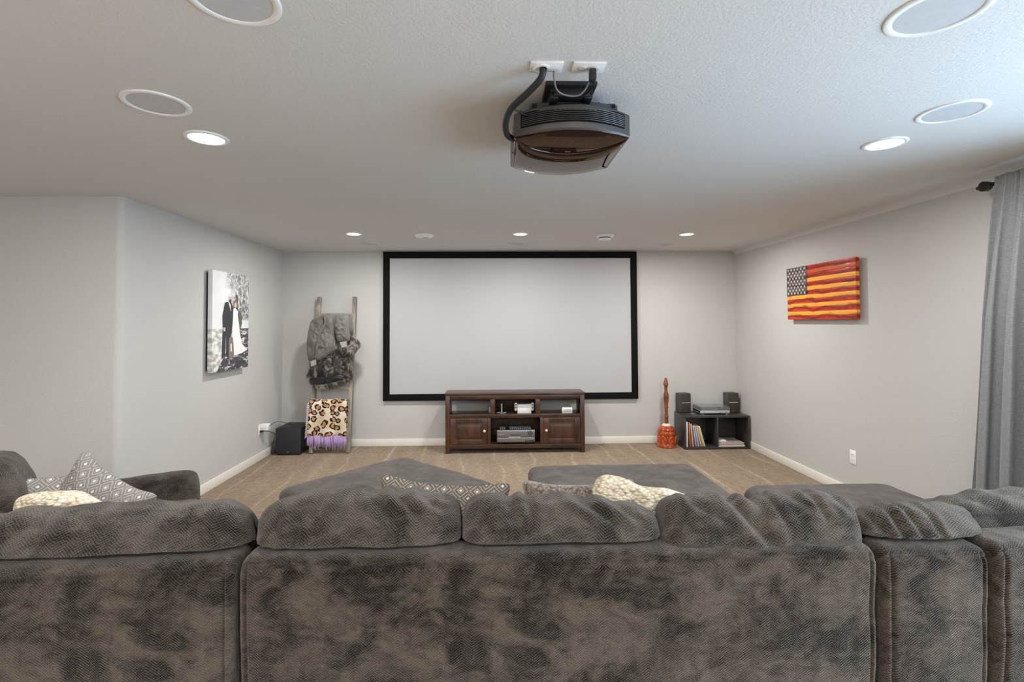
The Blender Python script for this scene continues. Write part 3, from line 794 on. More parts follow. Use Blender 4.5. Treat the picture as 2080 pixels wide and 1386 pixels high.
def leopard():
    m = NT('leopard_fleece'); uv = m.coord('UV')
    wv = m.n('ShaderNodeVectorMath', operation='MULTIPLY_ADD'); m.set(wv.inputs[0], m.noise(uv, 14, 3, out=1)); wv.inputs[1].default_value = (.055, .055, 0); m.set(wv.inputs[2], uv)
    v = m.n('ShaderNodeTexVoronoi', voronoi_dimensions='2D'); m.set(v.inputs['Vector'], m.scale(wv.outputs[0], (1, .9, 1))); v.inputs['Scale'].default_value = 12.5; v.inputs['Randomness'].default_value = .75
    n2 = m.noise(uv, 30, 2)
    d = v.outputs['Distance']
    ring = m.ramp(d, [(.0, 0.), (.20, 0.), (.24, 1.), (.40, 1.), (.44, 0.)])
    brk = m.ramp(n2, [(.36, 0.), (.42, 1.)])
    ring = m.math('MULTIPLY', ring, brk)
    inner = m.ramp(d, [(.20, 1.), (.28, 0.)])
    bgc = m.mix(m.ramp(m.noise(uv, 5, 2), [(.4, 0.), (.6, 1.)]), srgb(228, 220, 206), srgb(206, 184, 150))
    c = m.mix(inner, bgc, srgb(190, 138, 92)); c = m.mix(ring, c, srgb(52, 34, 24))
    m.bump(m.noise(uv, 200, 2), .001); m.base(c, .95, 0, .1)
    t = thing('leopard_blanket', (-1.93, 6.0, .57), 'leopard print fleece blanket with lilac fringe folded over the lowest ladder rung', 'blanket')
    xs = np.linspace(-.225, .205, 44)
    def row(z, yf, dx=0): return [(x*(1+dx)+(-.02 if x < 0 else 0)*max(0, (.05-z))/.4, yf+.007*math.sin(x*34+z*3)+.006*nz(x, z, 3, 9), z+.006*math.sin(x*20)) for x in xs]
    P = []
    # back side up, over the rung, down the front
    for z in np.linspace(-.28, .04, 12): P.append(row(z, .045))
    P.append(row(.052, .03)); P.append(row(.058, .005)); P.append(row(.055, -.025)); P.append(row(.042, -.047))
    for z in np.linspace(.02, -.36, 24): P.append(row(z, -.055+.03*(z)))
    P = np.array(P)
    o = grid_obj('fleece_panel', P, m.m, t, closed=False, caps=False, label='leopard spotted fleece')
    so = o.modifiers.new('thick', 'SOLIDIFY'); so.thickness = .010; so.offset = 0
    li = flat('lilac_fringe', (188, 160, 208), .9); wh = flat('cream_fringe', (226, 214, 218), .9)
    f = MB(); rnd = random.Random(3)
    def strip(p, dx, L, w=.008, yo=0):
        f.tube([(p[0], p[1], p[2]), (p[0]+dx*.3, p[1]-.006, p[2]-.02), (p[0]+dx*.8, p[1]-.004, p[2]-L*.6), (p[0]+dx, p[1]-.002, p[2]-L)], [w*.4, w*.9, w, w*.7], 6)
    for k in range(30): strip((-.235+k*.0148, -.066, -.35), rnd.uniform(-.016, .010), rnd.uniform(.10, .135), .0095)
    for k in range(24): strip((-.22+k*.0175, -.050, -.37), rnd.uniform(-.02, .02), rnd.uniform(.11, .16), .008)
    f.build('fringe', li, t, 'lilac knotted fringe along the bottom', smooth=True)
    f = MB()
    for k in range(17):
        z = .03-k*.024; xx = -.225-.02*max(0, (.05-z))/.4
        f.tube([(xx+.008, -.055, z), (xx-.012, -.060, z-.006), (xx-.028-rnd.uniform(0, .012), -.058, z-.030)], [.005, .009, .006], 6)
    f.build('side_fringe', wh, t, 'pale fringe along the left edge', smooth=True)
leopard()

# faux fur throw: a lumpy folded slab with real tufts
def zpt(zx, zy, Y): # helper in metres from the drawing grid of the ladder
    px, py = 530+zx/3.96, 590+zy/3.96
    return ((px-1001.0)/F_PX*Y, 1.53-(py-656.0)/F_PX*Y)
def fur_throw():
    Y = 6.02
    t = thing('fur_throw', (-1.93, Y, 1.2), 'brown and silver faux fur throw with a black lining hanging on the ladder', 'blanket')
    ox, oz = t.location.x, t.location.z
    def L(pts): return [(a-ox, b-oz) for a, b in (zpt(x, y, Y) for x, y in pts)]
    main = puff_outline('fur_pile', t, L([(425, 380), (640, 330), (760, 372), (805, 400), (812, 445), (772, 500), (752, 560), (752, 640), (745, 700), (640, 660), (520, 690), (430, 695), (388, 680), (412, 620), (415, 500)]),
                          .055, M['fur'], rings=22, per=7, wr=.030, seed=2, back=.4)
    low = puff_outline('lower_fold', t, L([(425, 745), (520, 740), (620, 715), (735, 690), (742, 706), (690, 740), (600, 765), (495, 796), (450, 780)]), .05, M['fur'], rings=10, per=6, wr=.012, seed=5)
    puff_outline('lining', t, L([(414, 690), (520, 688), (640, 655), (715, 690), (700, 720), (620, 738), (520, 752), (425, 748)]), .045, M['satin'], rings=8, per=6, wr=.008, label='black satin lining showing at the fold')
    rnd = random.Random(5)
    for o in (main, low):
        me = o.data; bm = bmesh.new(); bm.from_mesh(me); bm.normal_update(); fs = [f for f in bm.faces if f.normal.y < .35 and f.calc_area() > 1e-6]
        ar = [f.calc_area() for f in fs]; new = []
        cnt = 5200 if o is main else 1300
        for f in rnd.choices(fs, ar, k=cnt):
            c = f.calc_center_median(); nr = f.normal
            d = (nr*.75+Vector((rnd.uniform(-.5, .5), rnd.uniform(-.2, .1), -.85+rnd.uniform(-.3, .4)))).normalized()
            L_ = rnd.uniform(.016, .032); sd = d.cross(Vector((rnd.uniform(-1, 1), rnd.uniform(-1, 1), rnd.uniform(-1, 1)))).normalized()*.0016
            new.append((c-sd, c+sd, c+d*L_))
        for a, b_, c in new: bm.faces.new([bm.verts.new(a), bm.verts.new(b_), bm.verts.new(c)])
        bm.to_mesh(me); bm.free(); me.polygons.foreach_set('use_smooth', [True]*len(me.polygons))
fur_throw()
def robe():
    Y = 6.05
    t = thing('fleece_robe', (-1.93, Y, 1.4), 'grey plush fleece robe with ribbed cuffs draped at the ladder top', 'robe')
    ox, oz = t.location.x, t.location.z
    def L(pts, YY=Y): return [(a-ox, b-oz) for a, b in (zpt(x, y, YY) for x, y in pts)]
    def sh(o, dy): o.location = (0, dy, 0); return o
    body = sh(puff_outline('body', t, L([(455, 225), (520, 188), (550, 182), (575, 196), (600, 206), (630, 208), (655, 184), (705, 186), (738, 200), (745, 330), (640, 360), (560, 330), (470, 350), (440, 300)]), .055, M['fleece'], rings=16, per=6, wr=.025, seed=9), .03)
    s1 = sh(puff_outline('sleeve', t, L([(455, 228), (500, 205), (550, 184), (585, 196), (625, 215), (632, 330), (634, 466), (580, 505), (505, 548), (455, 556), (424, 530), (416, 400), (436, 280)]), .075, M['fleece'], rings=20, per=7, wr=.026, seed=1), -.105)
    MB().prism_y(L([(462, 552), (496, 540), (500, 578), (466, 592)]), -.075, -.035).build('cuff', M['ribknit'], s1, 'pale ribbed cuff')
    s2 = sh(puff_outline('sleeve', t, L([(640, 192), (690, 184), (735, 197), (742, 300), (748, 378), (735, 400), (690, 408), (655, 395), (632, 315), (632, 240)]), .07, M['fleece'], rings=18, per=7, wr=.022, seed=4), -.105)
    MB().prism_y(L([(684, 405), (732, 396), (736, 440), (702, 447)]), -.075, -.035).build('cuff', M['ribknit'], s2, 'pale ribbed cuff')
    fold = MB().tube(smooth_path([(L([(560, 190)])[0][0], -.125, L([(560, 190)])[0][1]), (L([(575, 260)])[0][0], -.135, L([(575, 260)])[0][1]), (L([(540, 330)])[0][0], -.138, L([(540, 330)])[0][1]), (L([(515, 420)])[0][0], -.135, L([(515, 420)])[0][1]), (L([(495, 530)])[0][0], -.11, L([(495, 530)])[0][1])]), [.006+.010*math.sin(PI*k/32) for k in range(33)], 10)
    fold.build('fold', M['fleece'], s1, smooth=True).location = (0, .052, 0)
robe()

# ================================================================== SUBWOOFER, LEFT OUTLET
t = t_sub = thing('subwoofer', (-2.385, 5.90, 0), 'black cube subwoofer on the carpet left of the ladder', 'subwoofer')
MB().box((-.143, .012, .012), (.143, .36, .315), .008).build('cabinet', M['blackplastic'], t)
MB().box((-.141, -.006, .016), (.141, .014, .312), .006).build('front_grille', flat('woofer_cloth', (44, 45, 47), .9), t)
MB().prism_y([(-.02, .034), (.02, .034), (0, .046)], -.009, -.005).build('badge', M['steel'], t, 'small silver badge')
for sx in (-.12, .12):
    for sy in (.03, .33): MB().lathe([(.014, 0), (.014, .013)], 16, c=(sx, sy, 0)).build('foot', M['blackplastic'], t)
def wall_outlet(x, y, z, s, label, name='wall_outlet'):
    """s: +1 faces +x, -1 faces -x"""
    t = thing(name, (x, y, z), label, 'outlet')
    MB().box((0, -.036, -.058), (s*.006, .036, .058), .002).build('plate', M['white'], t)
    for zz in (-.022, .022):
        r = MB().box((s*.005, -.016, zz-.014), (s*.008, .016, zz+.014), .002).build('receptacle', M['white'], t)
        MB().box((s*.0075, -.008, zz-.004), (s*.0085, -.005, zz+.006)).box((s*.0075, .005, zz-.004), (s*.0085, .008, zz+.006)).build('slot', M['blackplastic'], r)
    return t
wall_outlet(XR, 4.245, .355, -1, 'white duplex outlet low on the right wall')
wall_outlet(XL, 5.70, .345, 1, 'white duplex outlet low on the left wall by the subwoofer')
t = t_adp = thing('power_adapter', (XL+.009, 5.72, .37), 'white boxy plug adapter in the outlet behind the subwoofer', 'adapter')
MB().box((0, -.03, -.035), (.085, .04, .035), .006).build('case', M['white'], t)
MB().box((.084, -.012, -.006), (.090, .012, .010), .001).build('port', M['grille'], t)
sub = t_sub
def adopt(o, par): o.parent = par; o.matrix_parent_inverse = Matrix.Translation(-par.location); o.name = o.name; return o
o = MB().box((XL+.009, 5.675, .315), (XL+.04, 5.705, .335), .005).tube(smooth_path([(XL+.03, 5.69, .325), (XL+.10, 5.72, .315), (XL+.13, 5.80, .26), (XL+.08, 5.85, .15), (XL+.05, 5.88, .03), (XL+.05, 6.0, .008), (XL+.09, 6.15, .008)]), .0035, 8).build('power_cord', M['cord'], smooth=True)
adopt(o, sub)
o = MB().tube(smooth_path([(XL+.095, 5.72, .375), (XL+.14, 5.76, .41), (XL+.18, 5.84, .40), (XL+.22, 5.9, .37), (XL+.26, 6.0, .322)]), .003, 8).build('adapter_cord', M['cord'], smooth=True)
adopt(o, t_adp)

# ================================================================== CHURN
def churn():
    t = thing('carved_churn', (2.135, 6.10, 0), 'glossy orange-brown carved wooden churn with a tall turned spindle, left of the record shelf', 'ornament')
    base = [(.100, .0), (.112, .006), (.113, .030), (.108, .042), (.104, .05), (.103, .145), (.108, .155), (.110, .165), (.110, .185), (.106, .196), (.094, .200), (.097, .212), (.088, .235), (.070, .248), (.05, .255)]
    MB().lathe(base, 56).build('barrel', M['redwood'], t, smooth=False)
    ar = MB()
    for k in range(6):                # carved arches standing proud of the barrel
        a0 = k*PI/3-PI/2+.3
        pts = []
        for q in range(13):
            u = -1+q/6; a = a0+u*.36; z = .05+.085*math.sqrt(max(0, 1-u*u))
            pts.append((math.cos(a)*.106, math.sin(a)*.106, z))
        ar.tube(pts, .0085, 8)
    ar.build('carved_arch', flat('orange_carving', (196, 84, 30), .3, Coat_Weight=.4), t, smooth=True)
    sm = MB().box((-.003, -.003, -.003), (.003, .003, .003), .0012).build('stud', M['copper'], t, 'pale square stud')
    spots = []
    def ringdots(r, z, n, off=0):
        for k in range(n): a = 2*PI*k/n+off; spots.append((math.cos(a)*r, math.sin(a)*r, z))
    ringdots(.1125, .018, 12); ringdots(.1095, .175, 12, .1); ringdots(.092, .222, 10, .2)
    for k in range(6):
        a = k*PI/3-PI/2+.3; spots.append((math.cos(a)*.104, math.sin(a)*.104, .088))
        a += PI/6; spots.append((math.cos(a)*.104, math.sin(a)*.104, .13))
    for k, p in enumerate(spots):
        o = sm
        if k: o = sm.copy(); COL.objects.link(o); o.parent = t
        o.location = p
    MB().lathe([(.055, .25), (.060, .258), (.050, .270), (.034, .282), (.022, .285)], 36).build('collar', flat('cream_collar', (222, 206, 180), .6), t, 'cream collar', smooth=True)
    sp = [(.026, .275), (.023, .30), (.021, .355), (.028, .360), (.028, .368), (.022, .374), (.020, .40), (.021, .47), (.027, .476), (.027, .484), (.020, .49),
          (.021, .51), (.028, .56), (.032, .60), (.030, .64), (.019, .68), (.017, .715), (.019, .72), (.023, .735), (.018, .74), (.022, .746), (.030, .752), (.030, .765), (.022, .80), (.013, .838), (.008, .842)]
    MB().lathe(sp, 32).build('spindle', M['spindle'], t, smooth=False)
churn()

# ================================================================== RECORD SHELF
SX0, SX1, SY0, SY1, SZ = 2.295, 3.088, 5.93, 6.262, .40
t = thing('cube_shelf', ((SX0+SX1)/2, (SY0+SY1)/2, 0), 'low dark two-cube shelf in the back right corner', 'shelf')
cx, cy = t.location.x, t.location.y
def sb(n_, lo, hi, mat=M['espresso']): return MB().box((lo[0]-cx, lo[1]-cy, lo[2]), (hi[0]-cx, hi[1]-cy, hi[2]), .002).build(n_, mat, t)
sb('side_panel', (SX0, SY0, 0), (SX0+.018, SY1, SZ-.022)); sb('side_panel', (SX1-.018, SY0, 0), (SX1, SY1, SZ-.022))
sb('top', (SX0-.001, SY0-.002, SZ-.022), (SX1+.001, SY1, SZ)); sb('bottom', (SX0+.018, SY0, .0), (SX1-.018, SY1, .026))
mx = (SX0+SX1)/2+.005
sb('divider', (mx-.009, SY0, .026), (mx+.009, SY1, SZ-.022)); sb('back_panel', (SX0+.018, SY1-.008, .026), (SX1-.018, SY1, SZ-.022))
# LP sleeves leaning left-to-right
cols = [((196, 204, 216), 'pale blue', .315, 0), ((226, 226, 224), 'white', .312, 0), ((52, 52, 62), 'black', .30, 1.5), ((214, 130, 84), 'orange', .305, 2), ((172, 92, 52), 'rust', .295, 4),
        ((226, 196, 170), 'peach', .285, 5), ((96, 84, 110), 'purple grey', .268, 6.5), ((190, 200, 220), 'light blue', .265, 8), ((120, 132, 170), 'slate blue', .263, 9), ((206, 196, 214), 'lilac', .262, 10),
        ((150, 110, 140), 'mauve', .262, 11), ((226, 214, 160), 'pale yellow', .262, 12), ((176, 130, 100), 'tan', .262, 13), ((210, 214, 130), 'lime yellow', .262, 14), ((214, 206, 190), 'cream', .262, 15)]
xx = SX0+.024
for k, (c, cn, hh, ang) in enumerate(cols):
    wd = .0095
    a = math.radians(-ang)
    # leans left: the foot is further right than the head
    m = MB(); m.box((0, 0, 0), (wd, .265, hh-.012), .001); 
    o = m.build('record_sleeve', flat('record_sleeve_'+cn.replace(' ', '_'), c, .45))
    o.rotation_euler = (0, a, 0)
    o.location = (xx+ (hh-.012)*0*math.sin(-a), SY0+.015, .0285+ (wd*math.sin(-a)))
    xx += wd/math.cos(a)+.0012+ (math.sin(-a)*.0)
    if k < len(cols)-1:
        da = math.radians(cols[k+1][3]-ang); xx += math.sin(da)*hh*.98
    nm = ['leftmost upright record sleeve', 'second upright record sleeve', 'third record sleeve', 'record sleeve', 'record sleeve', 'record sleeve', 'record sleeve', 'record sleeve', 'record sleeve', 'record sleeve', 'record sleeve', 'record sleeve', 'record sleeve', 'record sleeve', 'rightmost leaning record sleeve'][k]
    prev = cols[k-1][1] if k else 'shelf side'
    tag(o, f'{cn} {nm} just right of the {prev}{" one" if k else ""} in the left cube', 'record', 'records in the left cube of the shelf')
# magazines
def mag(x0, y0, x1, y1, z, h, mat, label, rz=0.0):
    t = thing('magazine', ((x0+x1)/2, (y0+y1)/2, z), label, 'magazine', 'magazines in the right cube', rz)
    w_, d_ = (x1-x0)/2, (y1-y0)/2
    MB().box((-w_+.003, -d_+.003, .001), (w_-.003, d_-.003, h-.001)).build('pages', M['paper'], t)
    MB().box((-w_, -d_, h-.0015), (w_, d_, h)).box((-w_, -d_, 0), (w_, d_, .0015)).build('cover', mat, t)
mag(2.712, 5.95, 3.035, 6.22, .027, .020, M['pinkpaper'], 'pinkish record box at the bottom of the flat stack in the right cube')
mag(2.712, 5.96, 3.025, 6.23, .048, .012, M['browncover'], 'brown sleeve in the middle of the flat stack in the right cube')
mag(2.716, 5.955, 3.03, 6.22, .061, .010, M['pinkpaper'], 'pale sleeve on top of the flat stack in the right cube')
o = MB().box((2.712, 6.0, .0715), (2.835, 6.16, .092), .006).build('white_case', M['white'])
tag(o, 'small white case lying on the flat stack in the right cube', 'case')
# bookshelf speakers
def bk(x, y, label, rz=0.0):
    t = thing('bookshelf_speaker', (x, y, SZ+.001), label, 'speaker', 'bookshelf speakers on the record shelf', math.radians(rz))
    MB().box((-.073, -.008, 0), (.073, .10, .238), .008, 3).build('cabinet', M['darkcase'], t)
    MB().box((-.070, -.016, .003), (.070, -.006, .234), .006).build('grille', M['darkcloth'], t)
    MB().box((-.056, -.0185, .122), (.056, -.015, .126)).build('chrome_strip', M['white'], t, 'thin bright strip across the grille')
    MB().box((-.012, -.0185, .014), (.012, -.015, .024), .001).build('badge', M['steel'], t)
bk(2.398, 6.165, 'small dark bookshelf speaker on the shelf, nearer the carved churn', 12)
bk(2.998, 6.165, 'small dark bookshelf speaker on the shelf, nearer the room corner', 3)
# turntable
t = thing('turntable', (2.705, 6.13, SZ+.001), 'silver turntable under a clear dust cover on the record shelf', 'turntable')
for sx in (-.15, .15):
    for sy in (-.10, .10): MB().lathe([(.022, 0), (.022, .010), (.016, .016)], 24, c=(sx, sy, 0)).build('foot', M['steel'], t)
MB().box((-.18, -.122, .014), (.18, .122, .048), .005).build('plinth', M['lightgrey'], t, 'silver plinth')
MB().box((-.1805, -.105, .022), (-.178, .115, .044)).build('side_band', M['blackplastic'], t)
MB().lathe([(.105, .048), (.105, .056), (.10, .058)], 48, c=(-.04, 0, 0)).build('platter', M['steel'], t)
MB().lathe([(.100, .0585), (.100, .061)], 48, c=(-.04, 0, 0)).build('record', M['blackgloss'], t)
MB().tube([(.135, .07, .062), (.135, .03, .066), (.10, -.06, .066)], .004, 8).lathe([(.016, .048), (.016, .066)], 20, c=(.135, .07, 0)).build('tonearm', M['steel'], t)
MB().box((.05, -.124, .028), (.075, -.121, .034)).lathe([(.008, 0), (.008, .004)], 16, c=(-.14, -.121, .031), axis='Y').lathe([(.008, 0), (.008, .004)], 16, c=(.14, -.121, .031), axis='Y').build('control_button', M['steel'], t)
dc = NT('clear_dust_cover'); dcm = dc.base((.86, .88, .9), .05, 0, .5, Transmission_Weight=.85, IOR=1.15)
cv_ = MB()
for lo, hi in (((-.178, -.12, .088), (.178, .12, .091)), ((-.178, -.12, .049), (.178, -.117, .088)), ((-.178, .117, .049), (.178, .12, .088)), ((-.178, -.117, .049), (-.175, .117, .088)), ((.175, -.117, .049), (.178, .117, .088))): cv_.box(lo, hi)
cv_.build('dust_cover', dcm, t, 'clear plastic dust cover')
o = MB().lathe([(.040, 0), (.042, .004), (.036, .007), (.020, .008)], 32, c=(2.445, 6.06, SZ+.001)).build('coaster', M['silver'], smooth=False)
tag(o, 'small round silver disc on the record shelf before the left speaker', 'disc')

# ================================================================== WALL ART
def flag():
    Y0, Y1, z0, z1 = 4.083, 5.056, 1.547, 2.071       # along the right wall
    X = XR-.040
    t = thing('wooden_flag', (X, (Y0+Y1)/2, (z0+z1)/2), 'wooden stars and stripes flag with red and honey stripes on the right wall', 'wall art')
    W, Hh = Y1-Y0, z1-z0; Rz = Matrix.Rotation(-PI/2, 4, 'Z')    # local x runs toward the camera, -y faces the room
    sh = Hh/13; cw = W*.335
    def wd(name, lo, hi, st, sc, dist=2.2):
        m = NT(name); co = m.coord()
        n = m.noise(m.scale(co, (.9, 1, 8)), sc, 4, .6, dist)
        b_ = m.n('ShaderNodeTexWave', wave_type='BANDS', bands_direction='Z', i_Scale=4.0, i_Distortion=st, i_Detail=2.0); m.set(b_.inputs['Vector'], m.scale(co, (.22, 1, 1)))
        f = m.math('ADD', m.math('MULTIPLY', n, .6), m.math('MULTIPLY', b_.outputs['Fac'], .4))
        m.bump(f, .001, .4)
        return m.base(m.ramp(f, [(.28, srgb(*lo)), (.5, srgb(*hi))]), .5, 0, .35, Coat_Weight=.08)
    red = wd('red_stained_wood', (116, 20, 8), (206, 56, 22), 3, 5)
    hon = wd('honey_burnt_wood', (176, 84, 22), (236, 164, 58), 5, 3)
    dk = wd('burnt_dark_wood', (128, 28, 12), (196, 88, 46), 6, 4)
    bl = wd('smoky_blue_wood', (46, 40, 44), (92, 84, 86), 3, 5)
    def slat(i, xa, xb, mat): # i from the top
        zt = Hh/2-i*sh
        m = MB(); m.box((xa, -.019-.0012*(i % 2), zt-sh+.0012), (xb, .012, zt-.0004), .0015)
        m.bm.transform(Rz); return m.build('stripe', mat, t)
    for i in range(13):
        m_ = red if i % 2 == 0 else (dk if i in (1,) else hon)
        slat(i, -W/2+(cw if i < 7 else 0), W/2, m_)
    m = MB(); m.box((-W/2, -.022, Hh/2-7*sh+.001), (-W/2+cw-.002, .012, Hh/2), .0015); m.bm.transform(Rz); can = m.build('canton', bl, t, 'smoky blue star field')
    st = MB()
    def star(cx, cz, r):
        pts = []
        for k in range(10):
            a = PI/2+k*PI/5; q = r if k % 2 == 0 else r*.40; pts.append((cx+q*math.cos(a), cz+q*math.sin(a)))
        st.prism_y(pts, -.0245, -.0215)
    ch = 7*sh
    for r_ in range(9):
        n = 6 if r_ % 2 == 0 else 5
        for c_ in range(n):
            u = (c_+.5+(0 if n == 6 else .5))/6; star(-W/2+u*(cw-.01)+.003, Hh/2-ch*(r_+.75)/9.5, .0165)
    st.bm.transform(Rz); st.build('star_field', flat('pale_star', (206, 196, 182), .6), can, 'fifty pale stars')
    m = MB(); m.box((-W/2+.06, .010, -Hh/2+.06), (W/2-.06, .0385, Hh/2-.06)); m.bm.transform(Rz); m.build('backing_frame', M['spindle'], t)
flag()

def canvas():
    Y0, Y1, z0, z1 = 4.605, 5.28, 1.085, 2.03
    X = XL+.045
    t = thing('canvas_print', (X, (Y0+Y1)/2, (z0+z1)/2), 'tall black and white wedding photo canvas on the left wall', 'picture')
    W, Hh = Y1-Y0, z1-z0
    Rz = Matrix.Rotation(PI/2, 4, 'Z')    # local x -> +Y (away), -y -> +x (room)
    def bl(mb, name, mat, label=None, par=t): mb.bm.transform(Rz); return mb.build(name, mat, par, label)
    m = NT('canvas_sky_and_path'); co = m.coord(); x, y, z = m.xyz(co)     # object: y along wall, z up
    fol = m.noise(m.scale(co, (1, 1.4, .8)), 24, 6, .75, 1.2)
    big = m.noise(co, 5, 3)
    # tree crown over the upper right, pale sky left, dark dappled ground below
    mask_t = m.math('ADD', m.math('MULTIPLY', m.math('ADD', y, .16), 5.0), m.math('MULTIPLY', m.math('SUBTRACT', big, .5), 3.0))
    mask_t = m.math('MULTIPLY', m.math('MINIMUM', m.math('MAXIMUM', mask_t, 0.), 1.), m.ramp(z, [(.0, 0.), (.03, 1.)]))
    leaf = m.ramp(fol, [(.36, srgb(52, 54, 54)), (.48, srgb(128, 130, 130)), (.58, srgb(232, 232, 230))])
    sky = m.mix(big, srgb(240, 240, 240), srgb(214, 214, 214))
    up = m.mix(mask_t, sky, leaf)
    gn = m.noise(m.scale(co, (1, 1, 3.2)), 11, 4, .6, .8)
    gr = m.ramp(gn, [(.46, srgb(74, 72, 78)), (.56, srgb(96, 94, 100)), (.62, srgb(226, 222, 222))])
    lawn = m.ramp(m.noise(m.scale(co, (1, 1, 2)), 14, 4), [(.4, srgb(176, 174, 164)), (.6, srgb(236, 235, 230))])
    lm = m.math('GREATER_THAN', m.math('MULTIPLY', m.math('ADD', y, .06), -1.), m.math('MULTIPLY', m.math('ADD', z, .23), -.9))
    low = m.mix(m.ramp(y, [(.48, 1.), (.5, 0.)]), gr, lawn)
    horizon = m.ramp(m.math('ADD', m.math('MULTIPLY', z, 1.0), .5), [(.395, 0.), (.405, 1.)])
    gdark = m.math('GREATER_THAN', m.math('ADD', m.math('MULTIPLY', y, 1.1), m.math('MULTIPLY', m.math('ADD', z, .32), -1.)), -.13)
    low = m.mix(gdark, lawn, gr)
    col = m.mix(m.math('GREATER_THAN', z, -.07), low, up)
    m.base(col, .7)
    bl(MB().box((-W/2, -.022, -Hh/2), (W/2, .02, Hh/2), .003), 'canvas', m.m)
    bl(MB().box((-W/2+.02, .018, -Hh/2+.02), (W/2-.02, .044, Hh/2-.02)), 'stretcher', M['blackplastic'])
    # printed figures: thin raised shapes; (u,v) in the picture, u 0..1 from near edge, v 0..1 from the top
    def P(pts): return [((u-.5)*W, (.5-v)*Hh) for u, v in pts]
    y0 = -.0235
    def fig(name, pts, rgb, par, k=0, label=None):
        mb = MB(); mb.prism_y(P(pts), y0-.0004*k, -.021); return bl(mb, name, flat('print_tone_%d_%d_%d' % rgb, rgb, .8), label, par)
    fig('printed_trunk', [(.62, .22), (.66, .22), (.70, .50), (.64, .50)], (70, 70, 72), t)
    s = fig('printed_suit', [(.31, .31), (.40, .30), (.49, .31), (.54, .36), (.53, .50), (.50, .62), (.46, .68), (.42, .84), (.36, .84), (.35, .60), (.33, .84), (.24, .88), (.25, .70), (.26, .57), (.25, .45)], (58, 58, 60), t, 1, 'dark printed suit')
    fig('printed_shirt', [(.40, .30), (.46, .31), (.47, .40)], (225, 225, 225), t, 3)
    fig('printed_head', [(.41, .24), (.46, .235), (.49, .26), (.48, .30), (.44, .32), (.41, .29)], (196, 176, 164), t, 3)
    fig('printed_beard', [(.42, .275), (.48, .275), (.475, .305), (.445, .325), (.42, .30)], (70, 58, 54), t, 4)
    fig('printed_cap', [(.40, .245), (.42, .215), (.47, .215), (.49, .245)], (226, 226, 226), t, 4)
    fig('printed_gown', [(.54, .37), (.60, .36), (.68, .40), (.70, .50), (.73, .62), (.80, .74), (.96, .81), (.80, .84), (.56, .86), (.52, .66), (.53, .48)], (236, 234, 234), t, 2, 'white printed gown')
    fig('printed_face', [(.57, .30), (.62, .295), (.64, .33), (.61, .36), (.57, .345)], (214, 192, 182), t, 3)
    fig('printed_hair', [(.54, .33), (.55, .29), (.61, .27), (.66, .30), (.66, .36), (.63, .35), (.62, .30), (.57, .31), (.565, .37)], (140, 108, 92), t, 4)
    fig('printed_bouquet', [(.66, .42), (.72, .38), (.78, .43), (.79, .52), (.74, .60), (.70, .52)], (96, 94, 92), t, 4)
    fig('printed_dog', [(.43, .68), (.47, .655), (.53, .67), (.55, .74), (.57, .86), (.54, .885), (.43, .88), (.42, .78)], (128, 116, 110), t, 4)
    fig('printed_dog_chest', [(.465, .73), (.50, .73), (.51, .81), (.47, .81)], (220, 214, 210), t, 5)
    fig('printed_hand', [(.265, .565), (.32, .56), (.325, .60), (.28, .60)], (206, 186, 176), t, 4)
canvas()

# ================================================================== CURTAIN
def curtain():
    rx, rz = 2.965, 2.335
    t = thing('curtain_rod', (rx, 2.0, rz), 'dark curtain rod with a faceted end finial high on the right wall', 'curtain rod')
    MB().tube([(0, -1.9, 0), (0, .85, 0)], .012, 16).build('rod', M['rod'], t, smooth=True)
    f = MB(); f.lathe([(.012, 0), (.013, .012), (.030, .028), (.034, .05), (.022, .078), (.012, .086)], 6, c=(0, .935, 0), axis='Y')
    f.bm.transform(Matrix.Identity(4)); f.build('finial', M['rod'], t, 'faceted finial')
    for y in (.72, -1.7): MB().tube([(0, y, 0), (XR-rx, y, 0)], .007, 10).lathe([(.022, 0), (.022, .008)], 20, c=(XR-rx-.0085, y, 0), axis='X').build('bracket', M['rod'], t)
    zs = list(np.linspace(.015, rz+.035, 60)); N = 260; K = len(zs)
    P = np.zeros((N, K, 3))
    for i in range(N):
        s = i/(N-1)
        for j, z in enumerate(zs):
            h = (rz-z)/rz; h = max(h, 0)
            y_far = 2.795+.215*h**.9; y_near = 2.12-.10*h
            ph = s*2*PI*6.5+1.2*math.sin(s*9)
            a = (.020+.040*h**.5)*(1+.35*math.sin(s*17+2))
            fold = math.sin(ph+.35*math.sin(z*1.5))
            fine = math.sin(s*2*PI*31)*.012*max(0, 1-h*7)
            x = rx-.028-.030*min(h*3, 1)+a*fold*(.45+.55*min(h*6, 1))+fine*.6
            y = y_far+(y_near-y_far)*s+.018*math.cos(ph*2)*(.3+h)
            P[i, j] = (min(x, XR-.02), y, z)
    o = grid_obj('curtain', P, M['linen'], None, closed=False, caps=False)
    so = o.modifiers.new('thick', 'SOLIDIFY'); so.thickness = .0025
    tag(o, 'grey linen floor-length curtain gathered on the rod at the right wall', 'curtain')
curtain()

# ================================================================== SOFA
BZ = .765
FW = dict(ovh=.165, zb=.265, endp=9)
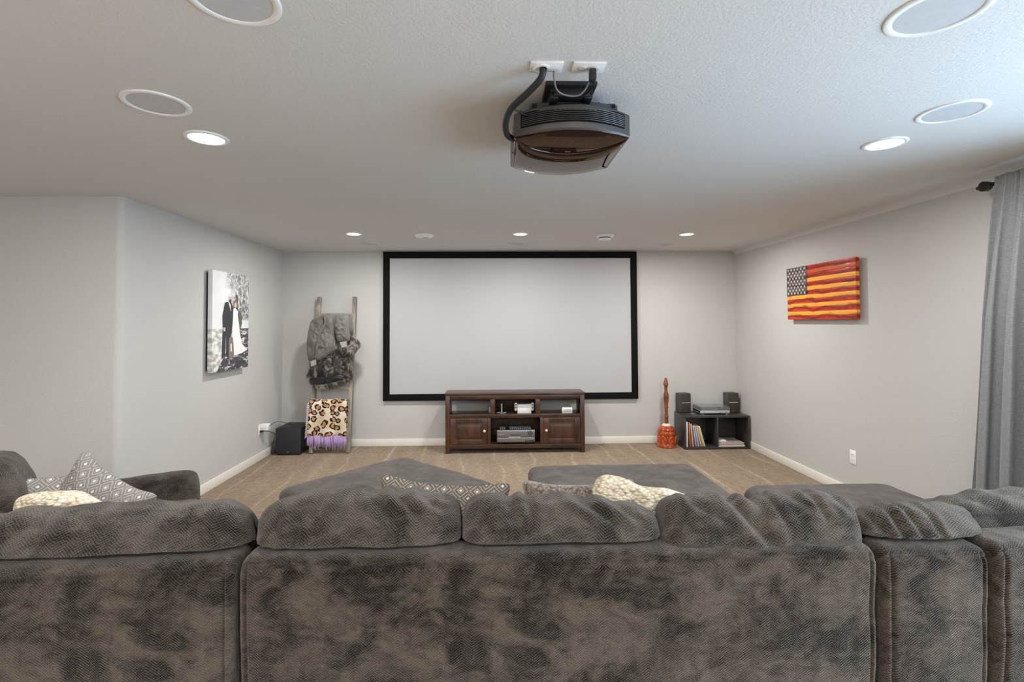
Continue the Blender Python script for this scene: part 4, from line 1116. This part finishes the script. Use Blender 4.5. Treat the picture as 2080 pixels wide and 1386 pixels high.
# --- center section with three back cushions
t = thing('sofa_section', (0, 1.65, 0), 'wide taupe chenille sofa section with three back cushions, seen from behind in the middle', 'sofa')
back_panel('back_frame', t, -.828, 1.292, .17, .04, BZ, M['sofa'], seed=1, lean=.04)
soft_box('seat_base', t, (-.82, .22, .06), (1.285, .95, .30), .03, M['seat'])
for k in range(3): soft_box('seat_cushion', t, (-.82+k*.70, .24, .30), (-.125+k*.70, .97, .48), .05, M['seat'], seed=k)
cA = cushion('back_cushion', t, .715, .45, .24, M['sofa_diag'], top=lambda s: .016*math.cos(s*2.2+.2)-.05*max(0, -s-.55)-.02*max(0, s-.7),
    creases=[(.03, .47, .16, .36, .016, .013), (.11, .47, .24, .38, .012, .010), (.20, .46, .31, .40, .011, .010), (-.30, .40, -.22, .33, .018, .007), (.05, .35, .18, .31, .014, .007)], seed=1, **FW)
cA.location = (-.462, .31, .475)
cB = cushion('back_cushion', t, .700, .44, .24, M['sofa_diag'], top=lambda s: .000-.050*max(0, s)**1.1-.02*max(0, -s-.8),
    creases=[(-.20, .46, -.15, .35, .016, .011), (-.13, .46, -.10, .37, .012, .008), (.02, .46, .22, .34, .013, .014), (.10, .46, .27, .36, .011, .011), (-.30, .40, -.26, .33, .018, .007)], seed=2, **FW)
cB.location = (.245, .31, .475)
cC = cushion('back_cushion', t, .720, .45, .25, M['sofa_diag'], top=lambda s: .010-.028*math.exp(-((s+.0)/.09)**2)-.045*max(0, -s-.6)+.010*math.cos((s-.55)*4),
    creases=[(-.10, .46, .04, .30, .018, .022), (-.24, .45, -.12, .39, .012, .009), (.04, .47, .09, .36, .011, .010), (.12, .47, .20, .41, .013, .007), (.19, .48, .22, .39, .012, .010), (.26, .48, .33, .40, .012, .006)], seed=3, **FW)
cC.location = (.938, .31, .446)
# --- left section
t = thing('sofa_section', (-.842, 1.642, 0), 'taupe chenille corner sofa section with one long back cushion, cut by the left edge', 'sofa', rz=math.radians(3.0))
back_panel('back_frame', t, -1.18, 0.0, .18, .04, BZ-.002, M['sofa'], seed=6, lean=.04)
soft_box('seat_base', t, (-1.16, .22, .06), (-.01, .75, .30), .03, M['seat'])
soft_box('seat_cushion', t, (-1.16, .24, .30), (-.005, .76, .48), .05, M['seat'], seed=5)
cD = cushion('back_cushion', t, 1.30, .43, .26, M['sofa_diag'], top=lambda s: .012*math.cos(s*3.0-1.3)-.012*max(0, s-.8), endp=9, nxs=150,
    creases=[(-.5, .42, -.62, .33, .03, .008), (-.2, .42, -.36, .33, .03, .008), (.22, .42, .05, .33, .03, .007), (.5, .40, .36, .31, .025, .006), (.0, .42, -.14, .36, .02, .006)], seed=4, amp=.014, ovh=.165, zb=.270)
cD.location = (-.630, .32, .468)
# --- narrow wedge piece
t = thing('sofa_section', (1.315, 1.653, 0), 'narrow taupe chenille sofa wedge with one short cushion, right of the wide section', 'sofa')
back_panel('back_frame', t, 0, .365, .16, .04, BZ-.006, M['sofa'], seed=9, lean=.04)
soft_box('seat_base', t, (.0, .22, .06), (.365, .42, .44), .03, M['seat'])
cE = cushion('back_cushion', t, .450, .40, .26, M['sofa_diag'], top=lambda s: -.02*max(0, -s-.3)-.02*max(0, s-.5), n=2.3, endp=3,
    creases=[(-.12, .41, -.10, .29, .012, .011), (-.07, .42, -.03, .30, .011, .010), (.01, .41, .03, .29, .011, .008), (-.18, .36, -.13, .29, .012, .008)], seed=7, ovh=.16, zb=.27, nxs=90)
cE.location = (.200, .29, .468)
# --- right corner piece
t = thing('sofa_section', (1.700, 1.640, 0), 'taupe chenille sofa corner piece nearest the curtain, cut by the right edge', 'sofa', rz=math.radians(6))
back_panel('back_frame', t, 0, .80, .17, .04, BZ+.008, M['sofa'], seed=12, lean=.04)
soft_box('seat_base', t, (.02, .2, .06), (.78, .40, .44), .03, M['seat'])
cF = cushion('back_cushion', t, .86, .345, .26, M['sofa_diag'], top=lambda s: .018*math.cos(s*2)-.04*max(0, s-.2)-.03*max(0, -s-.6), n=2.3, endp=4, creases=[(-.28, .38, -.10, .28, .02, .008), (-.1, .38, .12, .28, .02, .009)], seed=8, ovh=.06, zb=.27)
cF.location = (.430, .36, .480)
# --- right chaise, running away from the camera
t = thing('sofa_chaise', (2.09, 2.75, 0), 'grey chenille chaise end of the sectional before the curtain on the right', 'sofa')
soft_box('base', t, (-.46, -.62, .06), (.46, .43, .32), .04, M['seat'])
soft_box('seat_cushion', t, (-.49, -.64, .32), (.49, .47, .48), .075, M['seat'], seed=11, puff=.028, amp=.010)
for sx in (-.38, .38):
    for sy in (-.54, .35): MB().lathe([(.025, 0), (.032, .07)], 16, c=(sx, sy, 0)).build('foot', M['blackplastic'], t)
cG = cushion('back_cushion', t, .62, .24, .24, M['sofa_diag'], top=lambda s: -.03*abs(s), n=2.2, endp=3, creases=[(-.1, .28, .1, .2, .02, .01)], seed=13, nxs=70, nts=70)
cG.location = (.44, -.42, .475); cG.rotation_euler = (0, 0, math.radians(-12))
# --- left arm section, angled
t = thing('sofa_section', (-2.02, 2.62, 0), 'taupe chenille end section with a padded arm, at the far left of the sectional', 'sofa', rz=math.radians(32))
soft_box('seat_base', t, (-.42, -.14, .06), (.46, .28, .32), .03, M['seat'])
soft_box('seat_cushion', t, (-.42, -.14, .32), (.47, .26, .49), .05, M['seat'], seed=15)
arm = cushion('arm', t, .96, .60, .23, M['sofa_diag'], n=2.3, endp=10, amp=.008, seed=16, nxs=80, nts=80)
arm.location = (-.015, .38, .035)
soft_box('back_frame', t, (-.60, -.20, .06), (-.42, .40, .70), .04, M['sofa'], step=.03)
cH = cushion('back_cushion', t, .60, .46, .27, M['sofa_diag'], n=2.3, endp=3, seed=18, nxs=80, nts=80, top=lambda s: -.05*abs(s)**2, creases=[(.1, .43, .2, .3, .02, .01)])
cH.location = (-.36, -.02, .47); cH.rotation_euler = (0, math.radians(0), math.radians(-82))

# --- ottomans
t = thing('ottoman', (-.715, 3.47, 0), 'taupe square ottoman turned cornerwise toward the media console', 'ottoman', rz=math.radians(-43.5))
soft_box('base', t, (-.50, -.50, .05), (.50, .50, .28), .04, M['seat'])
soft_box('top_cushion', t, (-.54, -.54, .28), (.54, .54, .425), .07, M['seat'], seed=21, puff=.018)
for sx in (-.42, .42):
    for sy in (-.42, .42): MB().lathe([(.025, 0), (.032, .07)], 16, c=(sx, sy, 0)).build('foot', M['blackplastic'], t)
t = thing('ottoman', (.905, 3.29, 0), 'straight rectangular taupe ottoman in front of the sofa, centre right', 'ottoman')
soft_box('base', t, (-.60, -.52, .05), (.60, .54, .28), .04, M['seat'])
soft_box('top_cushion', t, (-.64, -.56, .28), (.64, .58, .435), .065, M['seat'], seed=23, puff=.014)
for sx in (-.5, .5):
    for sy in (-.42, .42): MB().lathe([(.025, 0), (.032, .07)], 16, c=(sx, sy, 0)).build('foot', M['blackplastic'], t)

# ================================================================== PILLOWS AND THROWS
def pillow(name, loc, rot, w, h, th, mat, label, wr=.006, seed=0, pts=None):
    pts = pts or [(-w/2, -h/2), (-w*.25, -h*.46), (0, -h*.45), (w*.25, -h*.46), (w/2, -h/2), (w*.46, -h*.25), (w*.45, 0), (w*.46, h*.25), (w/2, h/2), (w*.25, h*.46), (0, h*.45), (-w*.25, h*.46), (-w/2, h/2), (-w*.46, h*.25), (-w*.45, 0), (-w*.46, -h*.25)]
    o = puff_outline(name, None, pts, th, mat, wr=wr, seed=seed, back=1.0, rings=16, per=5, p=2.0)
    o.location = loc; o.rotation_euler = rot
    return tag(o, label, 'pillow')
R_ = math.radians
pillow('throw_pillow', (-.225, 2.17, .635), (R_(-14), R_(4), R_(-2)), .56, .42, .075, M['pattern_brown'], 'brown diamond pattern throw pillow peeking over the left middle cushion', seed=1)
pillow('throw_pillow', (.37, 2.14, .665), (R_(-12), 0, 0), .48, .36, .06, M['tweed'], 'dark tweed lumbar pillow behind the middle back cushion', seed=2)
pillow('throw_pillow', (-1.93, 2.44, .635), (R_(-16), R_(-52), R_(28)), .42, .40, .08, M['pattern'], 'grey diamond pattern throw pillow standing on its corner by the sofa arm', seed=3)
pillow('throw_pillow', (-2.15, 2.36, .64), (R_(-10), R_(6), R_(30)), .42, .40, .075, M['pattern'], 'grey diamond pattern throw pillow lying between the left cushion and cream throw', seed=4)

def throw(name, pts, th, label, seed, loc, rot):
    o = puff_outline(name, None, pts, th, M['cream'], wr=.022, seed=seed, back=.8, rings=16, per=6, p=2.2)
    o.location = loc; o.rotation_euler = rot; return tag(o, label, 'blanket')
throw('knit_throw', [(-.255, .02), (-.24, .075), (-.20, .10), (-.13, .09), (-.05, .055), (.05, .045), (.15, .015), (.25, .010), (.27, -.02), (.20, -.06), (.08, -.12), (-.08, -.16), (-.16, -.12), (-.22, -.06)], .07,
      'cream chunky knit throw draped over the middle back cushion', 3, (.66, 2.03, .805), (R_(-20), 0, 0))
throw('knit_throw', [(-.16, .0), (-.15, .05), (-.08, .065), (0, .06), (.06, .05), (.12, .01), (.18, -.04), (.16, -.09), (0, -.12), (-.14, -.10)], .07,
      'cream chunky knit throw bunched in the left corner of the sectional', 6, (-1.80, 2.15, .775), (R_(-20), 0, R_(20)))
